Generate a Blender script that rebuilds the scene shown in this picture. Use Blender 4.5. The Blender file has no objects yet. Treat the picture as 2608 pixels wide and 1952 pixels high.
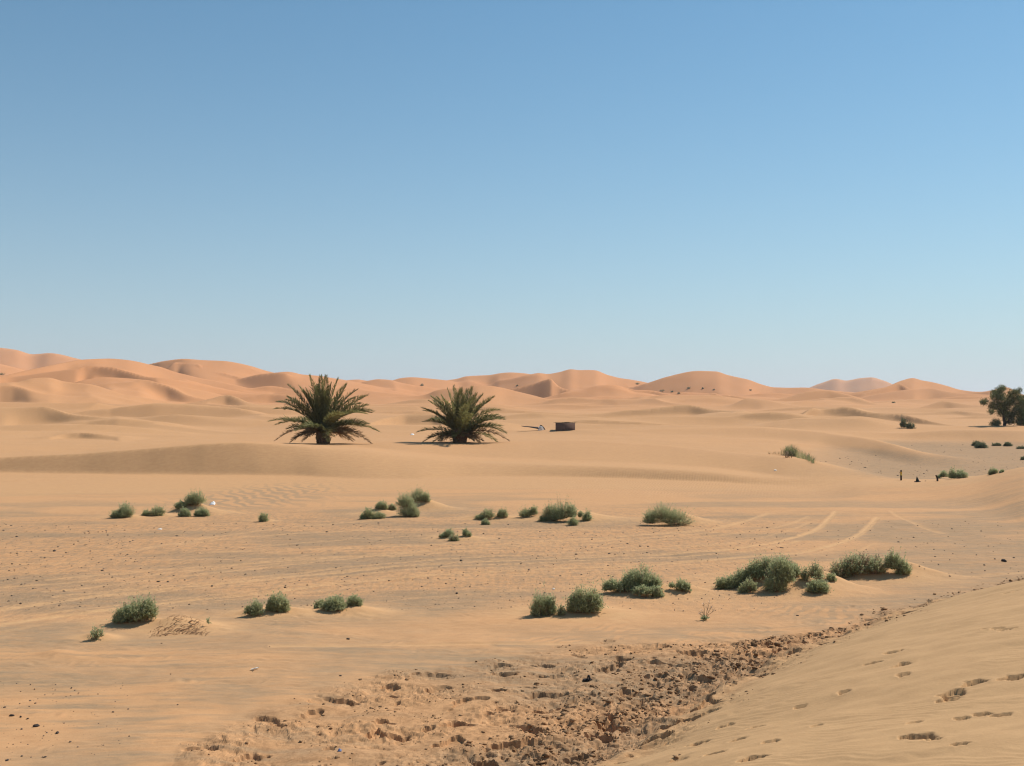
import bpy, math, random
import numpy as np

# ------------------------------------------------------------------ basics
scene = bpy.context.scene
COL = scene.collection
rng = np.random.default_rng(7)
random.seed(7)
F = 2800.0            # focal length in pixels of the 2608 x 1952 photograph
CU, CV = 1304.0, 976.0
VH = 1060.0           # row of eye level
EYE = 4.0
PITCH = math.atan((VH - CV) / F)
SP, CP = math.sin(PITCH), math.cos(PITCH)


def ray(u, v):
    X = (np.asarray(u, float) - CU) / F
    Z = -(np.asarray(v, float) - CV) / F
    return X, CP - Z * SP, SP + Z * CP


def az_el(u, v):
    x, y, z = ray(u, v)
    return np.arctan2(x, y), z / np.hypot(x, y)


def flat_pt(u, v, z=0.0):
    x, y, zz = ray(u, v)
    t = (z - EYE) / zz
    return x * t, y * t


# ------------------------------------------------------------------ noise
def _hash(ix, iy, seed):
    h = (ix.astype(np.int64) * 374761393 + iy.astype(np.int64) * 668265263 + seed * 1442695041) & 0xFFFFFFFF
    h = ((h ^ (h >> 13)) * 1274126177) & 0xFFFFFFFF
    h = ((h ^ (h >> 16)) * 2246822519) & 0xFFFFFFFF
    return h ^ (h >> 15)


def perlin(x, y, seed=0):
    x0 = np.floor(x); y0 = np.floor(y)
    fx = x - x0; fy = y - y0
    ix = x0.astype(np.int64); iy = y0.astype(np.int64)

    def g(dx, dy):
        a = _hash(ix + dx, iy + dy, seed) * (2 * math.pi / 4294967296.0)
        return np.cos(a) * (fx - dx) + np.sin(a) * (fy - dy)
    sx = fx * fx * fx * (fx * (fx * 6 - 15) + 10)
    sy = fy * fy * fy * (fy * (fy * 6 - 15) + 10)
    a = g(0, 0) * (1 - sx) + g(1, 0) * sx
    b = g(0, 1) * (1 - sx) + g(1, 1) * sx
    return (a * (1 - sy) + b * sy) * 1.5


def fbm(x, y, seed=0, octs=4, gain=0.5):
    s = 0; a = 1.0; f = 1.0
    for i in range(octs):
        s = s + a * perlin(x * f + 17.3 * i, y * f - 9.1 * i, seed + i)
        a *= gain; f *= 2.03
    return s


def sstep(a, b, x):
    t = np.clip((x - a) / (b - a), 0, 1)
    return t * t * (3 - 2 * t)


def smax(a, b, k):
    h = np.clip(k - np.abs(a - b), 0, None)
    return np.maximum(a, b) + h * h / (4 * k)


# ------------------------------------------------------------------ dunes: crest lines
# each crest: points (u, v, distance, near slope, far slope, rounding); k softness of its foot
RIDGES = []


def pchip(x, xs, ys):
    h = np.diff(xs); d = np.diff(ys) / h
    m = np.zeros(len(xs))
    for i in range(1, len(xs) - 1):
        if d[i - 1] * d[i] > 0:
            w1 = 2 * h[i] + h[i - 1]; w2 = h[i] + 2 * h[i - 1]
            m[i] = (w1 + w2) / (w1 / d[i - 1] + w2 / d[i])
    m[0], m[-1] = d[0], d[-1]
    xc = np.clip(x, xs[0], xs[-1])
    i = np.clip(np.searchsorted(xs, xc) - 1, 0, len(h) - 1)
    t = (xc - xs[i]) / h[i]
    return ((1 + 2 * t) * (1 - t) ** 2 * ys[i] + t * (1 - t) ** 2 * h[i] * m[i]
            + t * t * (3 - 2 * t) * ys[i + 1] + t * t * (t - 1) * h[i] * m[i + 1])


TAB = np.linspace(math.radians(-45), math.radians(45), 6001)


def ridge(pts, d=None, sn=0.3, sf=0.15, c=2.0, k=2.0, sm=10, snap=True, lean=None):
    P = []
    for p in pts:
        p = list(p) + [None] * (6 - len(p))
        P.append([p[0], p[1], p[2] if p[2] else d, sn if p[3] is None else p[3], sf if p[4] is None else p[4], c if p[5] is None else p[5]])
    P = np.array(P, float)
    th, el = az_el(P[:, 0], P[:, 1])
    # crests with a steep side turn it a little to the left, away from the sun
    if lean is None:
        mdl = (P[:, 2] < 660) & (P[:, 2] > 175) & (P[:, 3] >= .2)
        P[mdl, 3] = np.minimum(P[mdl, 3] * 1.2, .62)
        lean = .30 if P[:, 3].max() >= .3 else 0
    P[:, 2] *= 1 - lean * (th - th.mean())
    P[P[:, 2] > 175, 5] *= .5
    R = pchip(TAB, th, P[:, 2])
    E = pchip(TAB, th, el)
    cols = [pchip(TAB, th, P[:, i]) for i in (3, 4, 5)]
    ker = np.hanning(2 * sm + 3)[1:-1]; ker /= ker.sum()

    def smo(a):
        return np.convolve(np.pad(a, sm, mode='edge'), ker, mode='valid')
    E = smo(E); R = smo(R); cols = [smo(a) for a in cols]
    Z = EYE + R * E
    over = np.clip(th[0] - TAB, 0, None) + np.clip(TAB - th[-1], 0, None)
    over = np.where((TAB < th[0]) & (P[0, 0] <= 0), 0, over)
    over = np.where((TAB > th[-1]) & (P[-1, 0] >= 2600), 0, over)
    Z = Z - .2 * R * over * over / (over + .012)
    RIDGES.append(dict(R=R, Z=Z, sn=cols[0], sf=cols[1], c=cols[2], k=k, snap=snap, lo=th[0], hi=th[-1]))


def up(lst, dz):
    return [(u, v + dz) for u, v in lst]


# far skyline, back to front
ridge([(-200, 880), (0, 888), (41, 893), (87, 905), (126, 902), (163, 907), (187, 913), (212, 919), (300, 945), (420, 985)], 1700, .35, .3, 5, 8)
ridge([(2030, 1003), (2066, 988), (2099, 976), (2132, 966), (2153, 969), (2192, 962), (2219, 961), (2246, 967), (2274, 978), (2295, 987), (2360, 1005)], 2600, .35, .3, 6, 10)
ridge([(-200, 905), (0, 926), (40, 935), (69, 946), (110, 962)], 1050, .3, .3, 3, 5)
# second peak, with the S shaped slip face
ridge([(300, 958), (378, 930, 880, .3), (407, 922, 868, .32), (448, 916, 858, .3), (470, 914, 852, .25), (488, 914, 850, .22), (529, 917, 850, .2), (570, 921, 850), (610, 929, 850), (651, 941, 850), (684, 950, 850), (760, 962, 850), (860, 985, 850)], 850, .2, .2, 2.5, 4)
ridge([(380, 958, 822), (420, 943, 828, .4), (448, 924, 838, .42), (484, 928, 828, .45), (508, 929, 820, .45), (514, 938, 812, .45), (518, 946, 804, .45), (541, 950, 797, .45), (570, 952, 790, .42), (592, 957, 785, .4), (612, 962, 780, .4), (650, 972, 780)], 800, .5, .02, 1.5, 1.0, sm=3)
# big left dune
ridge([(-200, 990, 560, .33), (0, 960, 600, .33), (69, 944, 620, .33), (122, 933, 635, .33), (163, 925, 650, .3), (203, 920, 665, .24), (244, 918, 680), (285, 917, 690), (325, 919, 690), (350, 923, 690), (378, 930, 690), (407, 937, 690), (443, 948, 680), (484, 958, 670), (529, 968, 660), (610, 985, 640), (700, 1003, 620), (800, 1022, 600)], 680, .17, .2, 2.5, 4)
ridge([(195, 940, 612), (220, 933, 618, .5), (285, 941, 612, .5), (325, 949, 604, .5), (354, 956, 598, .45), (400, 966, 590, .25)], 600, .4, .04, 2, 1.5)
ridge([(340, 978, 515), (366, 970, 520, .5), (419, 982, 515, .5), (447, 992, 508, .45), (480, 1008, 500, .3), (560, 1026, 490, .2)], 510, .4, .05, 2.5, 2)
ridge([(120, 1003, 520), (175, 984, 535, .25), (220, 970, 545, .2), (285, 965, 552, .15), (350, 968, 550, .15), (430, 985, 540)], 540, .2, .1, 3, 3)
ridge([(-200, 1005, 420, .5), (0, 991, 430, .4), (28, 988, 430, .4), (53, 991, 427, .35), (80, 999, 422, .25), (120, 1010, 418, .2)], 430, .5, .04, 1.5, 1)
ridge([(0, 1010, 455), (81, 978, 455), (122, 977, 455), (163, 986, 455), (228, 992, 450), (320, 1010, 440)], 455, .18, .1, 3, 3)
# skyline between and right of the palms
ridge([(600, 970, 760), (643, 957, 752, .45), (684, 950, 745, .5), (716, 948, 740, .5), (731, 951, 738, .46), (745, 958, 737, .34), (773, 963, 740, .25), (814, 967, 742, .22), (886, 977, 742, .2), (980, 993, 742, .2)], 740, .25, .12, 1.8, 2, sm=5, lean=.15)
ridge([(640, 965, 790), (732, 949, 790), (773, 957), (814, 962), (862, 968), (886, 972), (960, 985), (1050, 1000)], 790, .2, .2, 3, 4)
ridge([(830, 985), (886, 969), (910, 968), (935, 973), (1000, 985)], 900, .22, .2, 3, 4)
ridge([(880, 990), (935, 971), (967, 967, 820, .35), (1000, 969, 820, .3), (1008, 972), (1060, 985)], 820, .25, .2, 3, 3)
ridge([(940, 990), (1008, 972), (1057, 966), (1089, 968), (1126, 972), (1200, 985)], 880, .22, .2, 3, 3)
ridge([(1050, 988), (1126, 972), (1159, 967), (1191, 959), (1240, 957, None, .35), (1273, 952), (1301, 950), (1334, 952), (1354, 955), (1450, 975)], 900, .25, .2, 3, 3)
ridge([(1270, 985), (1354, 955), (1374, 952), (1395, 954), (1423, 950), (1455, 942), (1476, 944), (1515, 944), (1547, 955), (1586, 965), (1618, 970), (1651, 976), (1740, 990)], 860, .24, .2, 3, 3)
ridge([(1560, 1000), (1651, 976, 800, .4), (1695, 962, 805, .42), (1728, 954, 810, .38), (1771, 948, 815, .35), (1823, 948, 820, .28), (1853, 956, 820, .25), (1902, 967), (1941, 981), (1973, 987), (2022, 988), (2055, 989), (2150, 1000)], 815, .25, .2, 2.5, 3)
ridge([(2060, 1020, 640), (2153, 1003, 650, .45), (2219, 993, 660, .48), (2263, 984, 670, .5), (2285, 974, 680, .45), (2300, 968, 690, .25), (2323, 963, 700, .2), (2350, 970, 700, .2), (2372, 974, 700, .25), (2410, 984, 700), (2448, 993, 700), (2492, 996, 690, .32), (2525, 993, 680, .3), (2560, 985, 680), (2608, 1005, 680), (2800, 1020, 680)], 690, .22, .2, 2.5, 3)
ridge([(2200, 1002, 632), (2258, 988, 648, .5), (2290, 978, 662, .55), (2304, 984, 655, .5), (2290, 993, 640, .4)][:4] + [(2330, 1002, 640, .2)], 640, .5, .03, 1.5, 1)
ridge([(2330, 992, 620), (2372, 990, 625, .3), (2410, 997, 620, .25), (2500, 1005, 610, .2), (2608, 1012, 600)], 620, .2, .05, 3, 2)
# middle distance dunes
ridge([(1200, 1016, 690), (1260, 1004, 686, .4), (1317, 990, 681, .5), (1358, 978, 677, .52), (1403, 966, 671, .52), (1411, 974, 669, .52), (1425, 987, 665, .52), (1447, 994, 660, .5), (1492, 1003, 650, .42), (1560, 1014, 635, .2)], 640, .5, .06, 1.2, 1.2, sm=4, lean=.28)
ridge([(820, 985, 560), (874, 988, 560), (959, 998, 540), (1057, 1009, 520), (1098, 1017, 510), (1200, 1035, 500)], 540, .16, .12, 4, 3)
ridge([(1000, 1018, 500), (1077, 1007, 500, .3), (1118, 992, 500, .3), (1179, 986, 500, .22), (1220, 982, 500), (1252, 984, 500), (1285, 990, 500), (1321, 998, 495), (1374, 1011, 485), (1415, 1025, 470), (1464, 1041, 450), (1540, 1056, 430)], 500, .18, .12, 3, 3)
ridge([(1370, 1024, 540), (1407, 1017, 545, .35), (1443, 1009, 550, .35), (1484, 1005, 555, .25), (1525, 998, 560, .2), (1560, 996, 560), (1620, 1008, 560)], 550, .22, .1, 3, 2)
ridge([(1480, 1015, 590), (1509, 1006, 590, .4), (1542, 986, 600, .4), (1564, 982, 605, .35), (1586, 986, 605, .3), (1618, 995, 600, .25), (1657, 997, 600, .35), (1706, 1008, 590, .2), (1760, 1018, 580)], 600, .3, .12, 2, 2)
ridge([(1380, 1030, 430), (1420, 1022, 432, .25), (1470, 1020, 432, .3), (1520, 1024, 430, .35), (1570, 1030, 425, .2)], 430, .25, .08, 2.5, 2)
ridge([(1595, 1030, 440), (1640, 1022, 445, .35), (1680, 1024, 442, .3), (1720, 1032, 435, .2)], 440, .3, .08, 2, 2)
ridge([(1750, 1022, 520), (1777, 1014, 520, .4), (1820, 1007, 525, .45), (1840, 1014, 520, .3), (1880, 1020, 515)], 520, .35, .08, 1.5, 1.5)
ridge([(1820, 1044, 380), (1864, 1034, 385, .3), (1908, 1019, 392, .25), (1946, 1020, 392, .18), (2010, 1029, 385, .15), (2100, 1042, 380)], 390, .2, .1, 3, 2)
ridge([(1930, 1028, 470), (2001, 1014, 480, .35), (2055, 997, 490, .35), (2104, 993, 495, .32), (2143, 1000, 490, .25), (2181, 1011, 480, .18), (2219, 1025, 470), (2328, 1038, 455), (2420, 1045, 450)], 485, .18, .12, 2.5, 2.5)
ridge([(2110, 1030, 430), (2150, 1022, 432, .35), (2190, 1026, 428, .3), (2230, 1036, 420, .2)], 430, .3, .08, 2, 1.5)
ridge([(2340, 1040, 380), (2380, 1028, 385, .35), (2402, 1022, 388, .35), (2435, 1027, 385, .25), (2480, 1034, 380, .2), (2608, 1040, 375)], 385, .2, .1, 2.5, 2)
ridge([(500, 1034, 380), (541, 1023, 385, .4), (570, 1016, 388, .45), (590, 1018, 386, .4), (631, 1029, 380, .2), (690, 1040, 372)], 385, .35, .06, 2, 1.5)
ridge([(620, 998, 610), (643, 990, 612, .4), (688, 984, 615, .3), (740, 990, 612)], 612, .3, .06, 2, 1.5)
ridge([(650, 1008, 520), (680, 1003, 522, .4), (720, 1004, 520, .35), (760, 1012, 515)], 520, .3, .06, 2, 1.5)
ridge([(1490, 1070, 250), (1531, 1066, 252, .4), (1580, 1060, 255, .5), (1646, 1056, 258, .5), (1706, 1048, 262, .5), (1749, 1045, 264, .45), (1804, 1052, 260, .3), (1870, 1060, 255, .15)], 258, .4, .05, 1, .6)
ridge([(1830, 1062, 290), (1859, 1056, 292, .5), (1891, 1051, 294, .5), (1924, 1053, 292, .4), (1970, 1060, 288)], 292, .4, .05, 1, .6)
ridge([(2005, 1082, 214), (2039, 1069, 220, .62), (2061, 1060, 226, .62), (2099, 1053, 232, .62), (2164, 1053, 232, .62), (2219, 1056, 230, .62), (2273, 1056, 230, .62), (2328, 1063, 222, .62), (2372, 1073, 214, .62), (2410, 1082, 206, .5), (2450, 1092, 200, .2)], 230, .6, .05, .6, .5)
ridge([(2250, 1056, 300), (2301, 1053, 300, .3), (2355, 1055, 300, .4), (2410, 1048, 304, .5), (2437, 1048, 304, .5), (2470, 1053, 300, .3), (2608, 1058, 296, .2)], 300, .4, .05, 1, 1)
ridge([(900, 1092, 182), (975, 1085, 184), (1100, 1084, 184), (1180, 1086, 184), (1300, 1092, 182)], 184, .05, .02, 3, .4)
ridge([(940, 1080, 180), (975, 1068, 186, .6), (1004, 1062, 190, .62), (1037, 1058, 193, .62), (1098, 1057, 194, .62), (1126, 1060, 192, .5), (1180, 1066, 190, .3), (1260, 1074, 190, .15)], 190, .6, .04, .6, .5)
ridge([(1180, 1072, 230), (1260, 1067, 232, .3), (1350, 1063, 235, .3), (1420, 1066, 235, .3), (1500, 1072, 232, .2)], 232, .3, .04, 1, 1)
ridge([(-200, 1040, 235, .2), (0, 1045, 235, .2), (57, 1047, 235, .3), (122, 1049, 234, .4), (183, 1062, 228, .4), (285, 1070, 222, .2), (407, 1084, 212, .12), (529, 1098, 200, .1), (651, 1110, 185, .1), (773, 1121, 170, .1), (860, 1130, 160)], 225, .15, .03, 1.5, 1)
ridge([(340, 1064, 300), (420, 1052, 302, .2), (520, 1056, 300, .2), (640, 1066, 295, .15), (800, 1082, 280)], 300, .2, .05, 2, 1.5)
ridge([(130, 1114, 150, .1), (172, 1106, 152, .5), (200, 1105, 152, .5), (240, 1107, 150, .4), (300, 1112, 148, .05)], 150, .3, .02, .4, .3)
ridge([(-200, 1100, 168, .06), (0, 1102, 168, .05), (120, 1103, 170, .05), (300, 1107, 170, .05), (500, 1116, 160, .05), (700, 1128, 140)], 168, .05, .02, 2, .5)
# low swells with a sharp lip in the middle distance
def lip(pts, d, sn=.4, sf=.015, c=.8, k=.35):
    ridge([(pts[0][0] - 60, pts[0][1] + 7)] + pts + [(pts[-1][0] + 70, pts[-1][1] + 7)], d, sn, sf, c, k, sm=8, lean=.22)


lip([(-160, 1032), (0, 1033), (100, 1034), (200, 1039), (300, 1047)], 330, .26)
lip([(281, 1071), (300, 1069), (325, 1071)], 215, .5)
lip([(340, 1050), (408, 1043), (480, 1045), (570, 1053)], 290, .36)
lip([(374, 1074), (468, 1066), (570, 1068), (690, 1077)], 250, .25)
lip([(894, 1049), (935, 1049), (1057, 1048), (1118, 1053)], 300, .5)
lip([(1260, 1043), (1321, 1048), (1423, 1055), (1550, 1061)], 300, .48)
lip([(1464, 1084), (1504, 1081), (1550, 1080), (1620, 1081), (1684, 1084)], 200, .5, c=.3, k=.2)
lip([(1640, 1025), (1700, 1019), (1780, 1023), (1860, 1032)], 430, .34)
lip([(1000, 1035), (1080, 1028), (1180, 1030), (1260, 1038)], 380, .28)
lip([(690, 1040), (760, 1032), (850, 1031), (940, 1040)], 390, .28)
lip([(60, 1020), (140, 1013), (240, 1016), (330, 1024)], 430, .32)
lip([(2440, 1064), (2520, 1060), (2608, 1062), (2700, 1064)], 260, .4)
lip([(1850, 1075), (1930, 1069), (2010, 1072)], 216, .4)
lip([(1690, 1072), (1800, 1067), (1880, 1070)], 240, .3)
lip([(560, 1054), (640, 1046), (740, 1048), (830, 1056)], 300, .34)
lip([(-160, 1090), (0, 1088), (120, 1084), (260, 1087), (380, 1094)], 186, .2)
lip([(1130, 1042), (1190, 1038), (1250, 1041)], 330, .4)
lip([(1960, 1044), (2040, 1038), (2140, 1040), (2240, 1046)], 330, .3)
lip([(480, 1010), (560, 1002), (660, 1006), (760, 1016)], 560, .3)
lip([(1640, 1006), (1720, 1000), (1800, 1003), (1900, 1010)], 640, .3)
lip([(1900, 1008), (1970, 1002), (2050, 1008)], 600, .3)
lip([(2400, 1012), (2470, 1008), (2540, 1014)], 560, .3)
lip([(-100, 1000), (20, 1004), (60, 1002), (130, 998), (190, 1004)], 500, .3)
# sand behind the main dune
ridge([(1250, 1112, 158, .1), (1400, 1104, 160, .1), (1575, 1098, 160, .1), (1782, 1096, 158, .1), (1946, 1098, 152, .1), (2055, 1102, 145, .1), (2110, 1107, 140, .12), (2219, 1120, 126, .12), (2274, 1132, 116, .12), (2355, 1154, 104, .12), (2437, 1167, 100, .1)], 150, .1, .03, 2, .4)
ridge([(2000, 1090, 190), (2055, 1087, 190), (2300, 1090, 190), (2450, 1086, 192), (2608, 1085, 192), (2800, 1085, 192)], 190, .08, .02, 2, .6)
ridge([(2090, 1108, 160, .1), (2186, 1106, 165, .2), (2273, 1105, 168, .28), (2355, 1100, 170, .3), (2437, 1095, 172, .3), (2492, 1095, 172, .25), (2608, 1097, 170, .2), (2800, 1097, 170, .2)], 170, .2, .03, 1.2, .6)
ridge([(400, 1138, 96), (560, 1131, 100), (700, 1129, 103), (820, 1129, 106, .08), (1000, 1127, 108, .06), (1171, 1126, 110, .055), (1344, 1124, 110, .055), (1450, 1122, 108, .055), (1564, 1127, 103, .06), (1728, 1138, 95, .075), (1837, 1150, 89, .09), (1919, 1158, 85, .09), (2003, 1165, 80), (2058, 1173, 77), (2098, 1181, 75), (2153, 1194, 72.5), (2216, 1208, 70.5), (2270, 1219, 69), (2330, 1229, 67)], 100, .09, .05, 2, .3)
# main dune: slip face on the left, soft shoulder on the right
ridge([(-200, 1168, 86, .6, .02, .1), (0, 1165, 84, .6, .02, .1), (102, 1161, 83, .6, .02, .1), (203, 1157, 82.1, .6, .02, .1), (285, 1150, 81.4, .6, .02, .1), (366, 1144, 80.8, .6, .02, .1), (427, 1139, 80.3, .6, .02, .1), (488, 1134, 79.9, .6, .02, .1), (529, 1131, 79.6, .6, .02, .1), (610, 1128.5, 79.2, .56, .02, .1), (671, 1131, 78.9, .48, .02, .1), (740, 1135, 78.8, .40, .02, .3), (820, 1140, 79.0, .31, .02, 1.5), (920, 1147, 79.2, .25, .02, 3), (1000, 1157, 79, .22, .02, 4), (1077, 1166, 78.5, .21, .02, 5), (1200, 1176, 77.5, .28, .02, 4.5), (1400, 1184, 75.5, .44, .02, 3), (1600, 1190, 73, .55, .02, 2.6), (1800, 1202, 70, .55, .02, 2.6), (1950, 1216, 68, .3, .02, 3), (2068, 1220, 67.5, .2, .02, 2), (2153, 1228, 66.5), (2250, 1234, 66), (2330, 1242, 64)], 80, .12, .02, 2, .12, lean=0)
# low dune on the right in front of the posts
ridge([(2050, 1262, 60), (2120, 1246, 61, .1), (2200, 1233, 62, .1), (2292, 1231, 62.5), (2384, 1226, 63), (2477, 1218, 63), (2569, 1200, 63), (2608, 1192, 63), (2800, 1172, 63)], 62, .085, .06, 3, .3)

FAR_SNAP = [q for q in RIDGES if q['snap']]

# ------------------------------------------------------------------ near features in world space
EDGE = np.array([flat_pt(u, v, .05) for u, v in
                 [(2760, 1452), (2608, 1486), (2417, 1537), (2299, 1562), (2217, 1596), (2122, 1636), (2004, 1674), (1886, 1738), (1769, 1804), (1651, 1876), (1568, 1950)]])
EDGE = np.vstack([EDGE, [[-.6, 10.6], [-3.5, 7.0], [-8, 2], [-16, -7]]])[::-1]
CHURN = np.array([flat_pt(u, v) for u, v in
                  [(300, 2010), (520, 1880), (640, 1810), (800, 1765), (960, 1722), (1120, 1700), (1300, 1672), (1480, 1640), (1700, 1634), (1900, 1628), (2080, 1612), (2230, 1585), (2330, 1552), (2440, 1528), (2608, 1480)]])
TRACKS = [[(-160, 1585), (0, 1558), (163, 1534), (346, 1511), (529, 1493), (692, 1477), (850, 1462), (1003, 1449), (1166, 1437), (1410, 1427), (1600, 1418), (1750, 1411), (1901, 1398), (2001, 1378), (2076, 1353), (2111, 1325), (2130, 1305)],
          [(-160, 1622), (0, 1597), (163, 1574), (309, 1554), (488, 1532), (692, 1511), (850, 1491), (1003, 1479), (1166, 1466), (1410, 1453), (1600, 1444), (1750, 1435), (1926, 1420), (2051, 1410), (2151, 1383), (2201, 1355), (2236, 1320)],
          [(2270, 1305), (2296, 1320), (2351, 1345), (2400, 1360)],
          [(1000, 1420), (1300, 1398), (1500, 1389), (1750, 1374), (1900, 1356), (2000, 1340), (2060, 1318)],
          [(-160, 1510), (200, 1485), (520, 1452), (760, 1425), (1000, 1418)],
          [(-160, 1450), (300, 1432), (700, 1425), (900, 1405)],
          [(600, 1400), (900, 1375), (1250, 1360), (1600, 1352)],
          [(1720, 1478), (1900, 1452), (2100, 1440)],
          [(2330, 1455), (2450, 1472), (2608, 1462)],
          [(700, 1660), (1000, 1648), (1300, 1643), (1500, 1640)]]
TR_W = [(.085, .7), (.085, .7), (.09, .4), (.08, .4), (.08, .45), (.07, .35), (.08, .35), (.09, .4), (.12, .35), (.07, .4)]
TRACKS = [np.array([flat_pt(u, v) for u, v in t]) for t in TRACKS]


def spl(p, n=14):
    out = []
    q = np.vstack([2 * p[0] - p[1], p, 2 * p[-1] - p[-2]])
    for i in range(1, len(q) - 2):
        for s in np.linspace(0, 1, n, endpoint=False):
            a, b, c, d = q[i - 1], q[i], q[i + 1], q[i + 2]
            out.append(.5 * (2 * b + (c - a) * s + (2 * a - 5 * b + 4 * c - d) * s * s + (3 * b - a - 3 * c + d) * s ** 3))
    out.append(p[-1])
    return np.array(out)


TRACKS = [spl(t, 5) for t in TRACKS]
for src, off, w_, a_ in [(0, .32, .05, .4), (0, -.55, .06, .5), (0, 1.15, .07, .5), (1, .4, .05, .35), (1, -.42, .06, .3), (0, 2.3, .07, .3), (1, -1.1, .06, .25), (0, 3.4, .08, .45), (0, 5.2, .09, .5), (0, 7.0, .10, .45), (0, -1.6, .06, .3), (1, -2.3, .06, .28), (0, 4.3, .06, .28), (0, 8.6, .10, .45), (0, 10.5, .11, .45)]:
    t_ = TRACKS[src]; k_ = np.arange(len(t_))
    TRACKS.append(np.stack([t_[:, 0], t_[:, 1] + off * (1 + .35 * np.sin(k_ / 17 + off * 3)) + .12 * np.sin(k_ / 6 + off)], 1)[int(abs(off) * 7) % 18:len(t_) - 8 - int(abs(off) * 11) % 25])
    TR_W.append((w_, a_))


def pl_dist(x, y, P, signed=False):
    best = np.full(x.shape, 1e9); sg = np.zeros(x.shape)
    for i in range(len(P) - 1):
        ax, ay = P[i]; bx, by = P[i + 1]
        dx, dy = bx - ax, by - ay
        L2 = dx * dx + dy * dy + 1e-9
        t = ((x - ax) * dx + (y - ay) * dy) / L2
        if i == 0 and signed: t = np.minimum(t, 1)
        elif i == len(P) - 2 and signed: t = np.maximum(t, 0)
        else: t = np.clip(t, 0, 1)
        d2 = (x - ax - t * dx) ** 2 + (y - ay - t * dy) ** 2
        m = d2 < best
        best = np.where(m, d2, best)
        if signed:
            sg = np.where(m, np.sign(dx * (y - ay) - dy * (x - ax)), sg)
    d = np.sqrt(best)
    return d * sg if signed else d


# sand mounds under the shrubs: (u, v foot, half width px, height m, tail factor)
MOUNDS = [(310, 1318, 40, .18, 1.5), (390, 1314, 40, .12, 1.5), (485, 1306, 62, .42, 1.5), (670, 1328, 25, .08, 1.5),
          (960, 1312, 48, .25, 1.5), (1050, 1296, 62, .55, 1.6), (1240, 1322, 52, .25, 1.6), (1420, 1322, 95, .42, 1.6), (1700, 1330, 70, .42, 1.5),
          (1155, 1372, 48, .12, 1.7), (340, 1590, 70, .14, 1.3), (455, 1600, 90, .17, 1.4), (245, 1628, 40, .08, 1.6),
          (650, 1566, 48, .12, 1.7), (720, 1560, 55, .1, 1.9), (860, 1556, 70, .15, 1.9), (1390, 1566, 70, .1, 1.6), (1490, 1563, 75, .12, 1.6),
          (1620, 1508, 95, .22, 1.6), (1730, 1510, 45, .12, 1.6), (1965, 1496, 120, .5, 1.4), (2085, 1496, 60, .22, 1.6), (2200, 1466, 100, .3, 1.6), (2290, 1464, 55, .26, 2.0),
          (2440, 1219, 40, .2, 1.5), (530, 1718, 260, .05, 1.5), (640, 1640, 230, .06, 1.5), (140, 1670, 60, .05, 1.4)]
MW = []
for (u, v, hw, h, tf) in MOUNDS:
    x, y = flat_pt(u, v)
    MW.append((x, y, hw * y / F, h, tf))

# foot prints and small slumps on the near dune (u, v, size m)
PRINTS = [(2480, 1737, .2), (2580, 1725, .2), (2425, 1768, .2), (2415, 1782, .14), (2430, 1760, .15), (2345, 1878, .18), (2375, 1885, .1), (1920, 1930, .17), (1925, 1855, .12), (1965, 1895, .1),
          (2275, 1664, .17), (2300, 1690, .16), (2225, 1690, .16), (2540, 1602, .1), (2560, 1604, .1), (2510, 1604, .08), (2580, 1601, .08), (1850, 1850, .12), (1780, 1895, .2),
          (1820, 1920, .16), (2300, 1720, .12), (2150, 1765, .12), (2500, 1820, .12), (2550, 1822, .12), (2450, 1830, .1), (2170, 1545, .1), (2570, 1510, .16), (2590, 1505, .13), (2040, 1800, .1), (1880, 1885, .14), (2330, 1842, .1), (2440, 1900, .1), (2080, 1850, .1)]


def near_base(x, y):
    """height of the near dune and the flat, without fine relief"""
    sd = -pl_dist(x, y, EDGE, True)            # >0 on the near dune
    dune = 2.45 * (1 - np.exp(-np.clip(sd, 0, None) / 5.2)) + .06 * sstep(-.5, .3, sd)
    return dune, sd


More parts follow.
